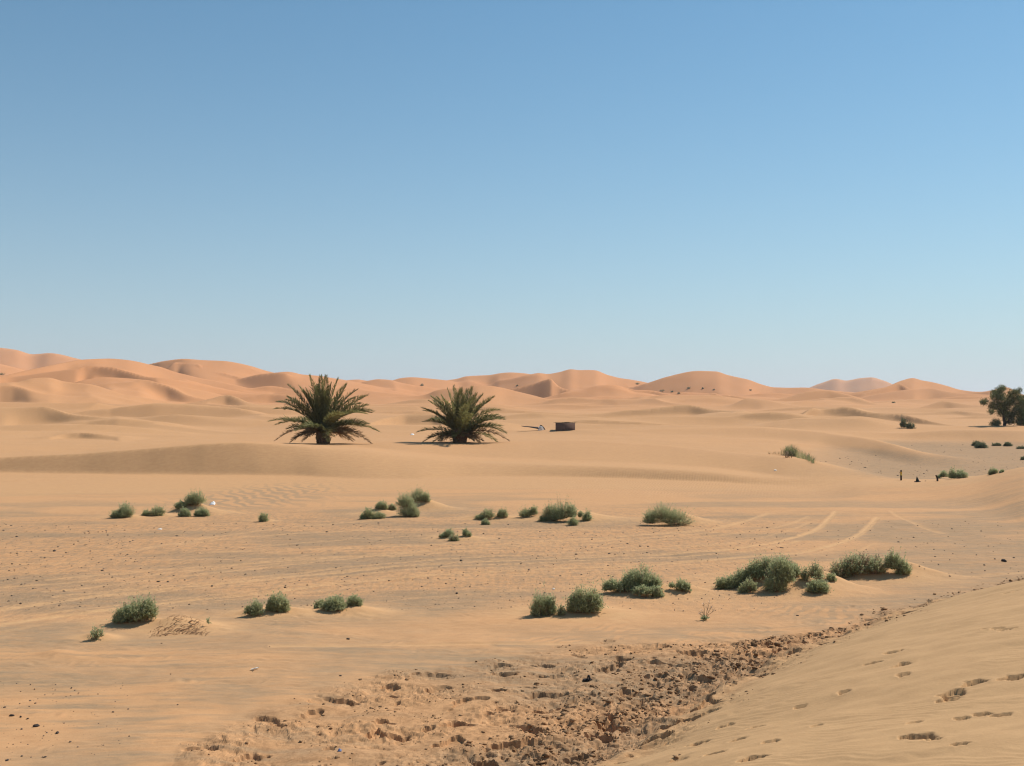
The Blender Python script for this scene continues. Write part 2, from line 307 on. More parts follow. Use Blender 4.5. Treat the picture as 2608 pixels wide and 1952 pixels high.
def height(x, y, detail=True):
    x = np.asarray(x, float); y = np.asarray(y, float)
    shp = x.shape
    x = x.ravel(); y = y.ravel()
    r = np.hypot(x, y); th = np.arctan2(x, y)
    tc = np.clip(th, TAB[0], TAB[-1])
    fi = (tc - TAB[0]) / (TAB[1] - TAB[0])
    # broad base: flat to about 170 m, then climbing into the erg
    lw = sstep(.36, .22, np.tan(tc)); ll = sstep(-.16, -.26, np.tan(tc))
    base = (np.interp(r, [0, 70, 95, 130, 190, 230, 300, 500, 900, 1700, 3000, 9000], [0, 0, .3, 1.1, 1.5, 2.7, 4.2, 9.5, 17, 25, 30, 20]) * lw
            + np.interp(r, [0, 70, 150, 185, 220, 300, 500, 900, 1700, 3000, 9000], [0, 0, 0, 1.6, 2.7, 4.2, 9.0, 16, 25, 30, 20]) * (1 - lw))
    base = base - ll * np.interp(r, [120, 170, 230, 300, 400], [0, .3, 1.2, 1.2, 0])
    far = sstep(110, 260, r)
    base = base + far * .8 * fbm(x / 70, y / 55, 3, 3) * np.clip(r / 300, .5, 2.5)
    base = base + .05 * fbm(x / 9, y / 6, 5, 3) * (1 - far)
    z = base
    i0 = np.clip(fi.astype(int), 0, len(TAB) - 2); fr = fi - i0

    def tb(a, m):
        return a[i0[m]] * (1 - fr[m]) + a[i0[m] + 1] * fr[m]
    for q in RIDGES:
        Rm = q['R'].mean()
        m = (r > Rm * .35) & (r < Rm * 2.2) & (tc > q['lo'] - .25) & (tc < q['hi'] + .25)
        if not m.any():
            continue
        R = tb(q['R'], m); Z = tb(q['Z'], m); c = tb(q['c'], m)
        dr = r[m] - R
        # low wavering of the flanks
        near = np.sqrt(dr * dr + c * c) - c
        s = np.where(dr < 0, tb(q['sn'], m), tb(q['sf'], m))
        zz = Z - s * near
        z[m] = smax(z[m], zz, q['k'])
    # small sharp crested dunes riding on the large ones
    sz = np.clip(r * .11, 22, 90)
    wx = x + 9 * perlin(x / 60, y / 60, 25); wy = y + 9 * perlin(x / 60, y / 60, 26)
    rid = 1 - np.abs(perlin(wx / 46 + wy / 120, wy / 30, 27)) * 1.9
    rid2 = 1 - np.abs(perlin(wx / 110 + wy / 300, wy / 75, 28)) * 1.9
    patch = sstep(-.35, .5, perlin(x / 150, y / 110, 29)) * (1 - sstep(.31, .37, np.tan(tc)) * sstep(300, 235, r))
    z = z + sstep(125, 210, r) * patch * (1.7 * np.clip(rid, 0, 1) ** 1.2 * sstep(900, 350, r) + 2.6 * sstep(280, 520, r) * np.clip(rid2, 0, 1) ** 1.6)
    # undulation of the far dune flanks
    und = sstep(200, 420, r)
    z = z + und * .0009 * r * fbm(x / (26 + r * .03), y / (26 + r * .03), 21, 3)
    md = sstep(60, 90, r) * (1 - und)
    z = z + md * .05 * fbm(x / 7, y / 12, 22, 3)
    n = np.where(r < 75)[0]
    if len(n):
        xn, yn, rn = x[n], y[n], r[n]
        dune, sd = near_base(xn, yn)
        zn = smax(z[n], dune, .1)
        for (mx, my, hw, h, tf) in MW:
            dx = xn - mx; dy = yn - my
            k = (np.abs(dx) < hw * 6) & (np.abs(dy) < hw * 6)
            if k.any():
                ddx = dx[k]; ddy = dy[k]
                # tail drawn out to the right and towards the viewer
                a = (ddx * .9 - ddy * .43); b = (ddx * .43 + ddy * .9)
                a = np.where(a > 0, a / tf, a * 1.25)
                zn[k] += h * np.exp(-(a * a) / (hw * hw) * 1.3 - (b * b) / (hw * hw) * 2.2)
        if detail:
            for t, (w, a) in zip(TRACKS, TR_W):
                lo = t.min(0) - 1; hi = t.max(0) + 1
                k = np.where((xn > lo[0]) & (xn < hi[0]) & (yn > lo[1]) & (yn < hi[1]))[0]
                if len(k):
                    d = pl_dist(xn[k], yn[k], t)
                    d = d + .04 * perlin(xn[k] * 2.2, yn[k] * 2.2, 31)
                    wob = a * (.7 + .6 * perlin(xn[k] * .8, yn[k] * .8, 35))
                    zn[k] += wob * (-.035 * np.exp(-(d / w) ** 2) + .03 * np.exp(-((d - w * 1.9) / (w * .6)) ** 2))
            near = rn < 40
            k = np.where(near)[0]
            xk, yk, sk = xn[k], yn[k], sd[k]
            ch = churn_mask(xk, yk, sk)
            zk = zn[k]
            # trampled sand: clods, pits and broken crust
            kk = ch > .01
            if kk.any():
                a, b = xk[kk], yk[kk]
                wx = a + .08 * perlin(a * 3, b * 3, 41); wy = b + .08 * perlin(a * 3, b * 3, 42)
                e1 = np.abs(perlin(wx / .55, wy / .45, 43))
                e2 = np.abs(perlin(wx / .23, wy / .2, 44))
                e3 = perlin(wx / .095, wy / .085, 45)
                rough = sstep(-.25, .35, perlin(a / 1.3, b / .9, 46) + .35 * perlin(a / .4, b / .3, 47))
                edge = np.exp(-(np.where(sk[kk] > -.45, (sk[kk] + .45) / .5, (sk[kk] + .45) / 1.0)) ** 2)
                rough = np.clip(rough * .7 + edge * 1.45 + .14, 0, 2.1)
                rel = -.08 * (.5 - np.minimum(e1 * 2.2, .5)) - .05 * (.4 - np.minimum(e2 * 1.6, .4)) + .014 * e3
                q1 = 2.6 * perlin(wx / .34, wy / .40, 49) + 1.2 * perlin(wx / .12, wy / .16, 52)
                q2 = 2.4 * perlin(wx / .13 + 4, wy / .17, 53) + .8 * perlin(wx / .06, wy / .08, 54)
                st1 = np.floor(q1) + sstep(.0, .22, q1 - np.floor(q1))
                st2 = np.floor(q2) + sstep(.0, .25, q2 - np.floor(q2))
                holes = sstep(.38, .52, perlin(a / .48 + 3, b / .40, 55) + .25 * perlin(a / .15, b / .13, 56))
                zk[kk] += ch[kk] * (np.minimum(rough, 1.5) * (rel * .5 + .011 * st1 + .008 * st2) - .085 * holes * (.6 + .3 * rough) + .05 * perlin(a / .8, b / .6, 50))
            # crumbling lip along the foot of the near dune
            lip = np.exp(-((sk - .1) / .22) ** 2) * .10 * sstep(-.3, .3, perlin(xk / .9, yk / .9, 51))
            zk = zk + lip * (rn[k] > 6)
            zn[k] = zk
            for (px, py, sz) in PRW:
                k = np.where((np.abs(xn - px) < sz * 3) & (np.abs(yn - py) < sz * 3))[0]
                if len(k):
                    dx = (xn[k] - px) / sz; dy = (yn[k] - py) / sz
                    ca, sa = math.cos(px * 9), math.sin(px * 9)
                    dx, dy = dx * ca + dy * sa, (dy * ca - dx * sa) * 1.25
                    d = np.sqrt(dx * dx + dy * dy) + .38 * perlin(dx * 1.1 + px * 7, dy * 1.1, 61) + .16 * perlin(dx * 3.1 + px * 5, dy * 3.1, 62)
                    zn[k] += sz * (-.40 * sstep(.90, .74, d) + .035 * np.exp(-((d - 1.2) / .4) ** 2) * (1 + perlin(dx * 2 + px, dy * 2, 63)))
            # faint ripples and blown streaks on the near dune
            k = np.where((rn < 32) & (sd > 0))[0]
            a, b = xn[k], yn[k]
            ph = 2 * math.pi * (a * .62 + b * .78 + .2 * perlin(a / .8, b / .8, 140) + .06 * perlin(a * 4, b * 4, 141)) / .13
            zn[k] += sstep(.3, 1.2, sd[k]) * (.0035 * np.sin(ph) * sstep(-.2, .5, perlin(a / 1.8, b / 1.4, 142)) * sstep(28, 14, rn[k]) + .022 * perlin(a / 1.1 + b / 2.4, b / .55, 143) + .010 * perlin(a / .45, b / .25, 144))
            # small wind ripples of the open flat, only where the grid can carry them
            k = np.where(rn < 30)[0]
            a, b = xn[k], yn[k]
            ph = 2 * math.pi * (b * .95 - a * .25 + .22 * perlin(a / .9, b / .6, 71) + .1 * perlin(a * 3, b * 3, 72)) / .14
            am = .0085 * sstep(-.5, .4, perlin(a / 3.2, b / 1.6, 73)) * sstep(30, 20, rn[k]) * sstep(.4, -.1, sd[k] - .5) * (1 - churn_mask(a, b, sd[k]))
            zn[k] += am * np.sin(ph)
            zn += .02 * fbm(xn / 1.7, yn / 1.1, 75, 3) * sstep(60, 40, rn)
        z[n] = zn
    return z.reshape(shp)


def churn_mask(x, y, sd):
    c = pl_dist(x, y, CHURN, True)             # >0 beyond (left of) the outer edge
    inside = -c + .35 * perlin(x / 1.1, y / .9, 81) + .2 * perlin(x / .35, y / .3, 82)
    m = sstep(-.05, .45, inside) * sstep(1.15, .05, sd + .85 * perlin(x / 1.1, y / .8, 83) + .25 * perlin(x / .25, y / .25, 84))
    r = np.hypot(x, y)
    band = np.exp(-((sd + .1 + .15 * perlin(x / .6, y / .6, 85)) / .34) ** 2) * sstep(-.25, .25, perlin(x / 1.5, y / 1.5, 86) + .35)
    m = np.maximum(m, .85 * band)
    return m * sstep(3.5, 6, r) * sstep(40, 30, r)


def cast(u, v, lo=4.0, hi=3000.0, detail=True):
    """first point of the ground seen at photo pixel (u, v)"""
    x, y, z = [float(a) for a in ray(u, v)]
    t = np.exp(np.linspace(math.log(lo), math.log(hi), 2600))
    hz = height(x * t, y * t, detail)
    below = np.where(EYE + z * t < hz)[0]
    if not len(below):
        i = int(np.argmin(EYE + z * t - hz))
        return np.array([x * t[i], y * t[i], hz[i]])
    i = below[0]
    a, b = t[max(i - 1, 0)], t[i]
    for _ in range(2):
        tt = np.linspace(a, b, 24)
        hh = height(x * tt, y * tt, detail)
        w = np.where(EYE + z * tt < hh)[0]
        j = w[0] if len(w) else 23
        a, b = tt[max(j - 1, 0)], tt[j]
    h = float(height(np.array([x * b]), np.array([y * b]), detail)[0])
    return np.array([x * b, y * b, h])


PRW = []
PRW = [(*cast(u, v, detail=False)[:2], s * .85) for (u, v, s) in PRINTS]

# ------------------------------------------------------------------ helpers for objects


def tag(o, label=None, cat=None, group=None, kind=None):
    if label: o['label'] = label
    if cat: o['category'] = cat
    if group: o['group'] = group
    if kind: o['kind'] = kind
    return o


def mesh_obj(name, V, Fc, mat, parent=None, smooth=False, attr=None, loc=None):
    V = np.asarray(V, np.float32)
    me = bpy.data.meshes.new(name)
    if isinstance(Fc, np.ndarray):
        n, kf = Fc.shape
        me.vertices.add(len(V)); me.vertices.foreach_set('co', V.ravel())
        me.loops.add(n * kf); me.loops.foreach_set('vertex_index', Fc.astype(np.int32).ravel())
        me.polygons.add(n)
        me.polygons.foreach_set('loop_start', np.arange(0, n * kf, kf, dtype=np.int32))
        try:
            me.polygons.foreach_set('loop_total', np.full(n, kf, dtype=np.int32))
        except Exception:
            pass
        me.update(calc_edges=True)
    else:
        me.from_pydata([tuple(map(float, v)) for v in V], [], [tuple(f) for f in Fc])
        me.update()
    if attr:
        for nm, a in attr.items():
            at = me.attributes.new(nm, 'FLOAT', 'POINT')
            at.data.foreach_set('value', np.asarray(a, np.float32).ravel())
    if smooth:
        me.polygons.foreach_set('use_smooth', np.ones(len(me.polygons), bool))
    me.materials.append(mat)
    o = bpy.data.objects.new(name, me)
    COL.objects.link(o)
    if parent: o.parent = parent
    if loc is not None: o.location = loc
    return o


def empty(name, loc, label, cat, group=None, rz=0):
    o = bpy.data.objects.new(name, None)
    o.empty_display_size = .3
    COL.objects.link(o)
    o.location = loc; o.rotation_euler = (0, 0, rz)
    return tag(o, label, cat, group)


class NT:
    def __init__(self, name):
        self.m = bpy.data.materials.new(name); self.m.use_nodes = True
        self.t = self.m.node_tree; self.t.nodes.clear()

    def n(self, kind, **kw):
        nd = self.t.nodes.new(kind)
        for k, v in kw.items():
            if k.startswith('_'):
                setattr(nd, k[1:], v)
        for k, v in kw.items():
            if not k.startswith('_'):
                key = k.replace('__', ' ')
                key = int(key[1:]) if key[0] == 'i' and key[1:].isdigit() else key
                s = nd.inputs[key]
                if isinstance(v, bpy.types.NodeSocket):
                    self.t.links.new(v, s)
                else:
                    s.default_value = v
        return nd

    def mix(self, f, a, b, mode='MIX'):
        nd = self.t.nodes.new('ShaderNodeMix'); nd.data_type = 'RGBA'; nd.blend_type = mode
        for s, v in ((nd.inputs[0], f), (nd.inputs[6], a), (nd.inputs[7], b)):
            if isinstance(v, bpy.types.NodeSocket): self.t.links.new(v, s)
            else: s.default_value = v if not isinstance(v, tuple) else (*v, 1) if len(v) == 3 else v
        return nd.outputs[2]

    def ramp(self, f, a, b):
        return self.n('ShaderNodeMapRange', i0=f, i1=a, i2=b).outputs[0]

    def math(self, op, a, b=0.0):
        return self.n('ShaderNodeMath', _operation=op, i0=a, i1=b).outputs[0]

    def noise(self, vec, scale, detail=3.0, rough=.55, dist=0.0):
        return self.n('ShaderNodeTexNoise', Vector=vec, Scale=scale, Detail=detail, Roughness=rough, Distortion=dist).outputs[0]

    def attr(self, name):
        return self.n('ShaderNodeAttribute', _attribute_name=name).outputs['Fac']

    def vscale(self, vec, s):
        return self.n('ShaderNodeMapping', Vector=vec, Scale=s).outputs[0]

    def out(self, shader):
        o = self.t.nodes.new('ShaderNodeOutputMaterial'); self.t.links.new(shader, o.inputs[0]); return self.m


def plain(name, col, rough=.8, var=.25, scale=20, spec=.2):
    t = NT(name)
    co = t.n('ShaderNodeTexCoord').outputs['Object']
    f = t.noise(co, scale, 4)
    c = t.mix(t.ramp(f, .3, .7), tuple(x * (1 - var) for x in col), tuple(min(1, x * (1 + var)) for x in col))
    b = t.n('ShaderNodeBump', Strength=.4, Distance=.02, Height=f).outputs[0]
    p = t.n('ShaderNodeBsdfPrincipled', Base__Color=c, Roughness=rough, Normal=b)
    p.inputs['Specular IOR Level'].default_value = spec
    return t.out(p.outputs[0])


def leafmat(name, a, b, trans=.25, dry=None):
    t = NT(name)
    f = t.attr('var')
    oi = t.n('ShaderNodeObjectInfo').outputs['Random']
    c = t.mix(f, a, b)
    c = t.mix(t.math('MULTIPLY', oi, .35), c, tuple(x * k for x, k in zip(b, (.85, .72, .62))))
    if dry:
        c = t.mix(t.ramp(t.attr('dry'), .45, .55), c, dry)
    d = t.n('ShaderNodeBsdfPrincipled', Base__Color=c, Roughness=.65)
    d.inputs['Specular IOR Level'].default_value = .25
    tr = t.n('ShaderNodeBsdfTranslucent', Color=c)
    mx = t.n('ShaderNodeMixShader', i0=trans, i1=d.outputs[0], i2=tr.outputs[0])
    return t.out(mx.outputs[0])


# ------------------------------------------------------------------ sand
def sand_material():
    t = NT('wind_blown_sand')
    co = t.n('ShaderNodeTexCoord').outputs['Object']
    warm, dark, damp, gravel = t.attr('warm'), t.attr('dark'), t.attr('damp'), t.attr('gravel')
    pale = (.55, .305, .143); orange = (.62, .280, .120); grey = (.34, .225, .128); red = (.27, .142, .066)
    big = t.noise(co, .05, 4)
    c = t.mix(warm, pale, orange)
    c = t.mix(t.math('MULTIPLY', t.ramp(big, .35, .75), .12), c, (.45, .30, .18))
    # dark heavy grains drawn out by the wind
    st = t.noise(t.vscale(co, (.55, 2.6, 1)), 1.6, 5, .62, .6)
    fine = t.noise(t.vscale(co, (1.2, 4, 1)), 5, 4, .6)
    dk = t.math('MULTIPLY', dark, t.math('ADD', .3, t.ramp(t.math('ADD', t.math('MULTIPLY', st, .65), t.math('MULTIPLY', fine, .35)), .36, .70)))
    dk = t.n('ShaderNodeClamp', Value=dk).outputs[0]
    c = t.mix(dk, c, grey)
    c = t.mix(t.attr('near_dune'), c, (.50, .298, .143))
    c = t.mix(t.attr('fresh'), c, (.60, .355, .17))
    # gravel lag: speckle
    sp = t.noise(co, 9, 5, .75)
    sp2 = t.noise(t.vscale(co, (1, 1.8, 1)), 2.2, 4, .7)
    sp3 = t.noise(t.vscale(co, (1, .28, 1)), 8, 3, .6)
    sp4 = t.noise(t.vscale(co, (.35, 3.2, 1)), 1.5, 5, .68, .4)
    g = t.math('MULTIPLY', gravel, t.ramp(t.math('ADD', t.math('MULTIPLY', sp3, .5), t.math('ADD', t.math('MULTIPLY', sp2, .15), t.math('MULTIPLY', sp4, .35))), .45, .60))
    c = t.mix(t.math('MULTIPLY', g, .72), c, (.31, .205, .122))
    # damp broken sand
    dn = t.noise(co, 4.5, 5, .7)
    dn2 = t.noise(co, 15, 4, .7)
    dm = t.math('MULTIPLY', damp, t.math('MULTIPLY', t.ramp(t.math('ADD', t.math('MULTIPLY', dn, .55), t.math('MULTIPLY', dn2, .45)), .43, .60), .85))
    c = t.mix(dm, c, red)
    mot = t.noise(t.vscale(co, (1, 1.6, 1)), 2.6, 6, .7)
    c = t.mix(.22, c, t.mix(t.ramp(mot, .3, .7), (.30, .29, .28), (.66, .68, .70)), 'OVERLAY')
    grain = t.noise(co, 60, 2, .6)
    c = t.mix(.26, c, t.mix(grain, (.25, .25, .25), (.75, .75, .75)), 'OVERLAY')
    # ripples as relief
    wv = t.n('ShaderNodeTexWave', _wave_type='BANDS', _bands_direction='X', Vector=t.n('ShaderNodeMapping', Vector=co, Rotation=(0, 0, .25)).outputs[0], Scale=1.7, Distortion=6.0, Detail=2.0)
    wv.inputs['Detail Scale'].default_value = .35
    rip = t.math('MULTIPLY', wv.outputs['Fac'], t.attr('ripple'))
    hgt = t.math('ADD', t.math('MULTIPLY', rip, .016), t.math('MULTIPLY', t.noise(co, 14, 5, .65), t.math('ADD', t.math('MULTIPLY', gravel, .035), .006)))
    b = t.n('ShaderNodeBump', Strength=.8, Distance=1.0, Height=hgt).outputs[0]
    p = t.n('ShaderNodeBsdfPrincipled', Base__Color=c, Roughness=.95, Normal=b)
    p.inputs['Specular IOR Level'].default_value = .08
    return t.out(p.outputs[0])


SAND = sand_material()


def build_ground():
    d = math.radians
    th = np.concatenate([np.arange(-180, -60, 4.0), np.arange(-60, -27, .45), np.linspace(-27, 27, 780), np.arange(27.45, 60, .45), np.arange(60, 180, 4.0)])
    th = d(1) * th
    rows = [.01, .6, 1.2, 2.0, 2.8]
    r = 3.6
    while r < 9000:
        rows.append(r)
        if r < 6.5: s = .08
        elif r < 60: s = max(.022, .022 * (r / 10) ** 1.45)
        elif r < 115: s = .27
        elif r < 900: s = r * .0042
        elif r < 3000: s = r * .008
        else: s = r * .06
        r += s
    rows = np.array(rows)
    nr, nt = len(rows), len(th)
    RR = np.repeat(rows[:, None], nt, 1)
    tc = np.clip(th, TAB[0], TAB[-1])
    inn = np.abs(th) < d(27.2)
    for q in RIDGES:
        Rq = np.interp(tc, TAB, q['R'])
        for j in np.where(inn & (tc > q['lo'] - .02) & (tc < q['hi'] + .02))[0]:
            i = int(np.argmin(np.abs(rows - Rq[j])))
            if i > 4 and abs(Rq[j] - rows[i]) < .5 * (rows[i + 1] - rows[i - 1]):
                RR[i, j] = Rq[j]
    TH = np.repeat(th[None], nr, 0)
    X = RR * np.sin(TH); Y = RR * np.cos(TH)
    Z = np.empty_like(X)
    for i in range(0, nr, 120):
        Z[i:i + 120] = height(X[i:i + 120], Y[i:i + 120])
    V = np.stack([X, Y, Z], -1).reshape(-1, 3)
    idx = np.arange(nr * nt).reshape(nr, nt)
    nx = np.roll(idx, -1, 1)
    Fq = np.stack([idx[:-1], idx[1:], nx[1:], nx[:-1]], -1).reshape(-1, 4)
    # close the middle
    V = np.vstack([V, [[0, 0, float(height(np.array([0.]), np.array([0.]))[0])]]])
    x, y = V[:, 0], V[:, 1]
    rr = np.hypot(x, y); tt = np.arctan2(x, y)
    uu = CU + F * np.tan(np.clip(tt, -1.2, 1.2))
    dune, sd = near_base(x, y)
    ch = np.zeros(len(x)); k = rr < 42
    ch[k] = churn_mask(x[k], y[k], sd[k])
    warm = np.clip(sstep(190, 680, rr) * (1.0 - .25 * sstep(1500, 2300, uu)) + .12 * sstep(60, 100, rr), 0, 1)
    pink = sstep(1150, 1600, rr) * (1 - 0 * rr)
    warm = warm * np.where(rr < 60, 0, 1) + np.where(rr < 60, .16 * (sd < 0), 0)
    # dark grains on the open flat, left and right
    flat = (sd < .2) * sstep(66, 46, rr)
    streak = fbm(x / 9, y / 3.2, 91, 3)
    dark = flat * sstep(-.25, .55, streak + .25 * sstep(1000, 200, uu) * sstep(30, 20, rr) + .3 * sstep(1900, 2300, uu) * sstep(24, 30, rr) + .35 * np.exp(-((sd + 1.2) / 1.3) ** 2))
    dark = np.clip(dark, 0, 1)
    gravel = flat * sstep(21, 26, rr) * sstep(52, 43, rr) * (1 - .6 * sstep(1700, 2100, uu))
    rf = sstep(1980, 2250, uu) * sstep(67, 72, rr) * sstep(175, 150, rr) * sstep(.9, .3, V[:, 2])
    gravel = np.maximum(gravel, rf); dark = np.maximum(dark, np.maximum(rf * .9, flat * .75 * sstep(2150, 2380, uu) * sstep(20, 24, rr) * sstep(46, 36, rr)))
    # near dune is a little greyer
    def blob(u, v, du, dv0, dv1):
        cx, cy = flat_pt(u, v); y0 = flat_pt(u, v + dv0)[1]; y1 = flat_pt(u, v - dv1)[1]
        ddy = np.where(y < cy, (y - cy) / (cy - y0), (y - cy) / (y1 - cy))
        return np.exp(-((x - cx) / (du * cy / F)) ** 2 - ddy ** 2)
    RP = np.zeros(len(x)); k = rr < 70
    xk, yk = x[k], y[k]
    def stripes(wl, ang, sx, sd_, wob):
        ph = (xk * math.cos(ang) + yk * math.sin(ang)) / wl + wob * perlin(xk / sx, yk / (sx * 2.2), sd_) + .35 * perlin(xk / (wl * .8), yk / (wl * 2), sd_ + 1)
        return .5 + .5 * np.sin(2 * math.pi * ph)
    b1 = blob(660, 1268, 165, 38, 30)[k]; b2 = blob(2110, 1562, 190, 36, 30)[k]; b3 = blob(1560, 1622, 330, 26, 26)[k]
    RP[k] = (np.clip(b1 * 1.5, 0, 1) * sstep(.35, .75, stripes(.75, .42, 1.6, 95, .9) + .25 * (b1 - .5))
             + np.clip(b2 * 1.3, 0, 1) * sstep(.4, .75, stripes(.27, -.5, .6, 97, .8)) * .9 + np.clip(b3 * 1.2, 0, 1) * sstep(.4, .8, stripes(.24, -.6, .6, 99, .9)) * .7)
    lf = flat * sstep(1500, 300, uu) * sstep(23, 19, rr) * sstep(9, 11, rr)
    sk2 = fbm(x / 1.9 + .35 * y, y / .26, 101, 3) + .45 * fbm(x / 7, y / 2, 105, 2)
    dark = np.maximum(dark, lf * sstep(-.2, .6, sk2))
    kc = rr < 42; cd = np.full(len(x), 99.); cd[kc] = pl_dist(x[kc], y[kc], CHURN, True)
    dark = np.maximum(dark, .9 * (sd < .1) * np.exp(-((cd - .5) / .9) ** 2) * sstep(-.6, .3, fbm(x / 1.2, y / .5, 130, 2)) * (cd < 90))
    mfac = np.zeros(len(x))
    for (mx, my, hw, h, tf) in MW:
        dx = x - mx; dy = y - my
        if h < .07: continue
        k = (np.abs(dx) < hw * 6) & (np.abs(dy) < hw * 6)
        a = dx[k] * .9 - dy[k] * .43; b = dx[k] * .43 + dy[k] * .9
        a = np.where(a > 0, a / (tf * .85), a)
        mfac[k] = np.maximum(mfac[k], np.exp(-(a * a + b * b * 1.5) / (hw * hw * 1.7)))
    fresh = np.clip(mfac * 1.2, 0, .5)
    clean = 1 - np.clip(mfac * 1.6, 0, 1)
    dark *= clean; gravel *= clean
    for t, (w, am) in zip(TRACKS, TR_W):
        k = np.where(rr < 62)[0]
        dd = pl_dist(x[k], y[k], t)
        f = 1 - am * .95 * np.exp(-((dd - w * .7) / (w * .95)) ** 2)
        dark[k] *= f; gravel[k] *= f
        fresh[k] = np.maximum(fresh[k], am * np.exp(-((dd - w * .6) / (w * .8)) ** 2))
    dark = np.clip(np.maximum(dark, RP), 0, 1)
    ripple = sstep(52, 58, rr) * sstep(76, 66, rr) * .6 + sstep(32, 20, rr) * .0
    ripple *= sstep(2300, 1500, uu)
    # broken, damp sand shows where the surface is steep or low
    damp = np.clip(ch * (.68 + .5 * np.exp(-(np.where(sd > -.5, (sd + .5) / .6, (sd + .5) / 1.5)) ** 2)), 0, 1)
    me_at = dict(warm=warm, dark=dark, damp=damp, gravel=gravel, ripple=ripple, fresh=fresh, near_dune=sstep(-.2, .6, sd) * sstep(70, 50, rr))
    g = mesh_obj('ground', V, Fq, SAND, smooth=True, attr=me_at)
    fc = ch[Fq].max(1) > .3
    sm_ = np.ones(len(Fq), bool); sm_[fc] = False
    g.data.polygons.foreach_set('use_smooth', sm_)
    tag(g, 'wind blown sand desert with dunes rising to the skyline', 'ground', kind='structure')
    return g


build_ground()

# BEGIN OBJECTS
# ------------------------------------------------------------------ materials of the things
M_SHRUB = leafmat('shrub_leaf', (.28, .31, .145), (.58, .61, .35), .5, (.36, .26, .16))
M_SHRUBDARK = leafmat('shrub_leaf_dark', (.11, .13, .065), (.26, .28, .15), .3)
M_TWIG = plain('twig', (.30, .21, .13), .9, .3, 30)
M_FROND = leafmat('palm_leaf', (.12, .125, .042), (.36, .345, .14), .45, (.30, .19, .09))
M_TRUNK = plain('palm_bark', (.26, .15, .085), .95, .5, 9)
M_RACH = plain('palm_midrib', (.30, .25, .12), .7, .25, 6)
M_TREE = leafmat('tamarisk_leaf', (.075, .10, .035), (.21, .24, .09), .35)
M_BARK = plain('bark', (.07, .05, .038), .95, .4, 8)
M_GRASS = leafmat('grass_blade', (.17, .20, .08), (.40, .40, .20), .4, (.38, .27, .14))
M_DRY = plain('dry_stubble', (.36, .22, .125), .9, .3, 20)
M_STONE = plain('dark_stone', (.065, .050, .042), .8, .45, 25)
M_MUD = plain('mud_brick', (.165, .097, .068), .95, .1, 6)
M_STRAW = plain('straw_thatch', (.20, .15, .075), .95, .5, 12)
M_WHITE = plain('white_canvas', (.78, .76, .72), .7, .08, 6)
M_BLACK = plain('dark_cloth', (.022, .018, .018), .9, .3, 8)
M_YELLOW = plain('yellow_paint', (.55, .36, .05), .6, .25, 10)
M_WOOD = plain('weathered_wood', (.045, .030, .022), .9, .4, 20)
M_GREENMETAL = plain('dull_green_metal', (.02, .032, .024), .6, .3, 10)
M_BONE = plain('bleached_wood', (.70, .64, .55), .8, .12, 20)
M_BLUE = plain('blue_plastic', (.12, .17, .32), .5, .2, 20)


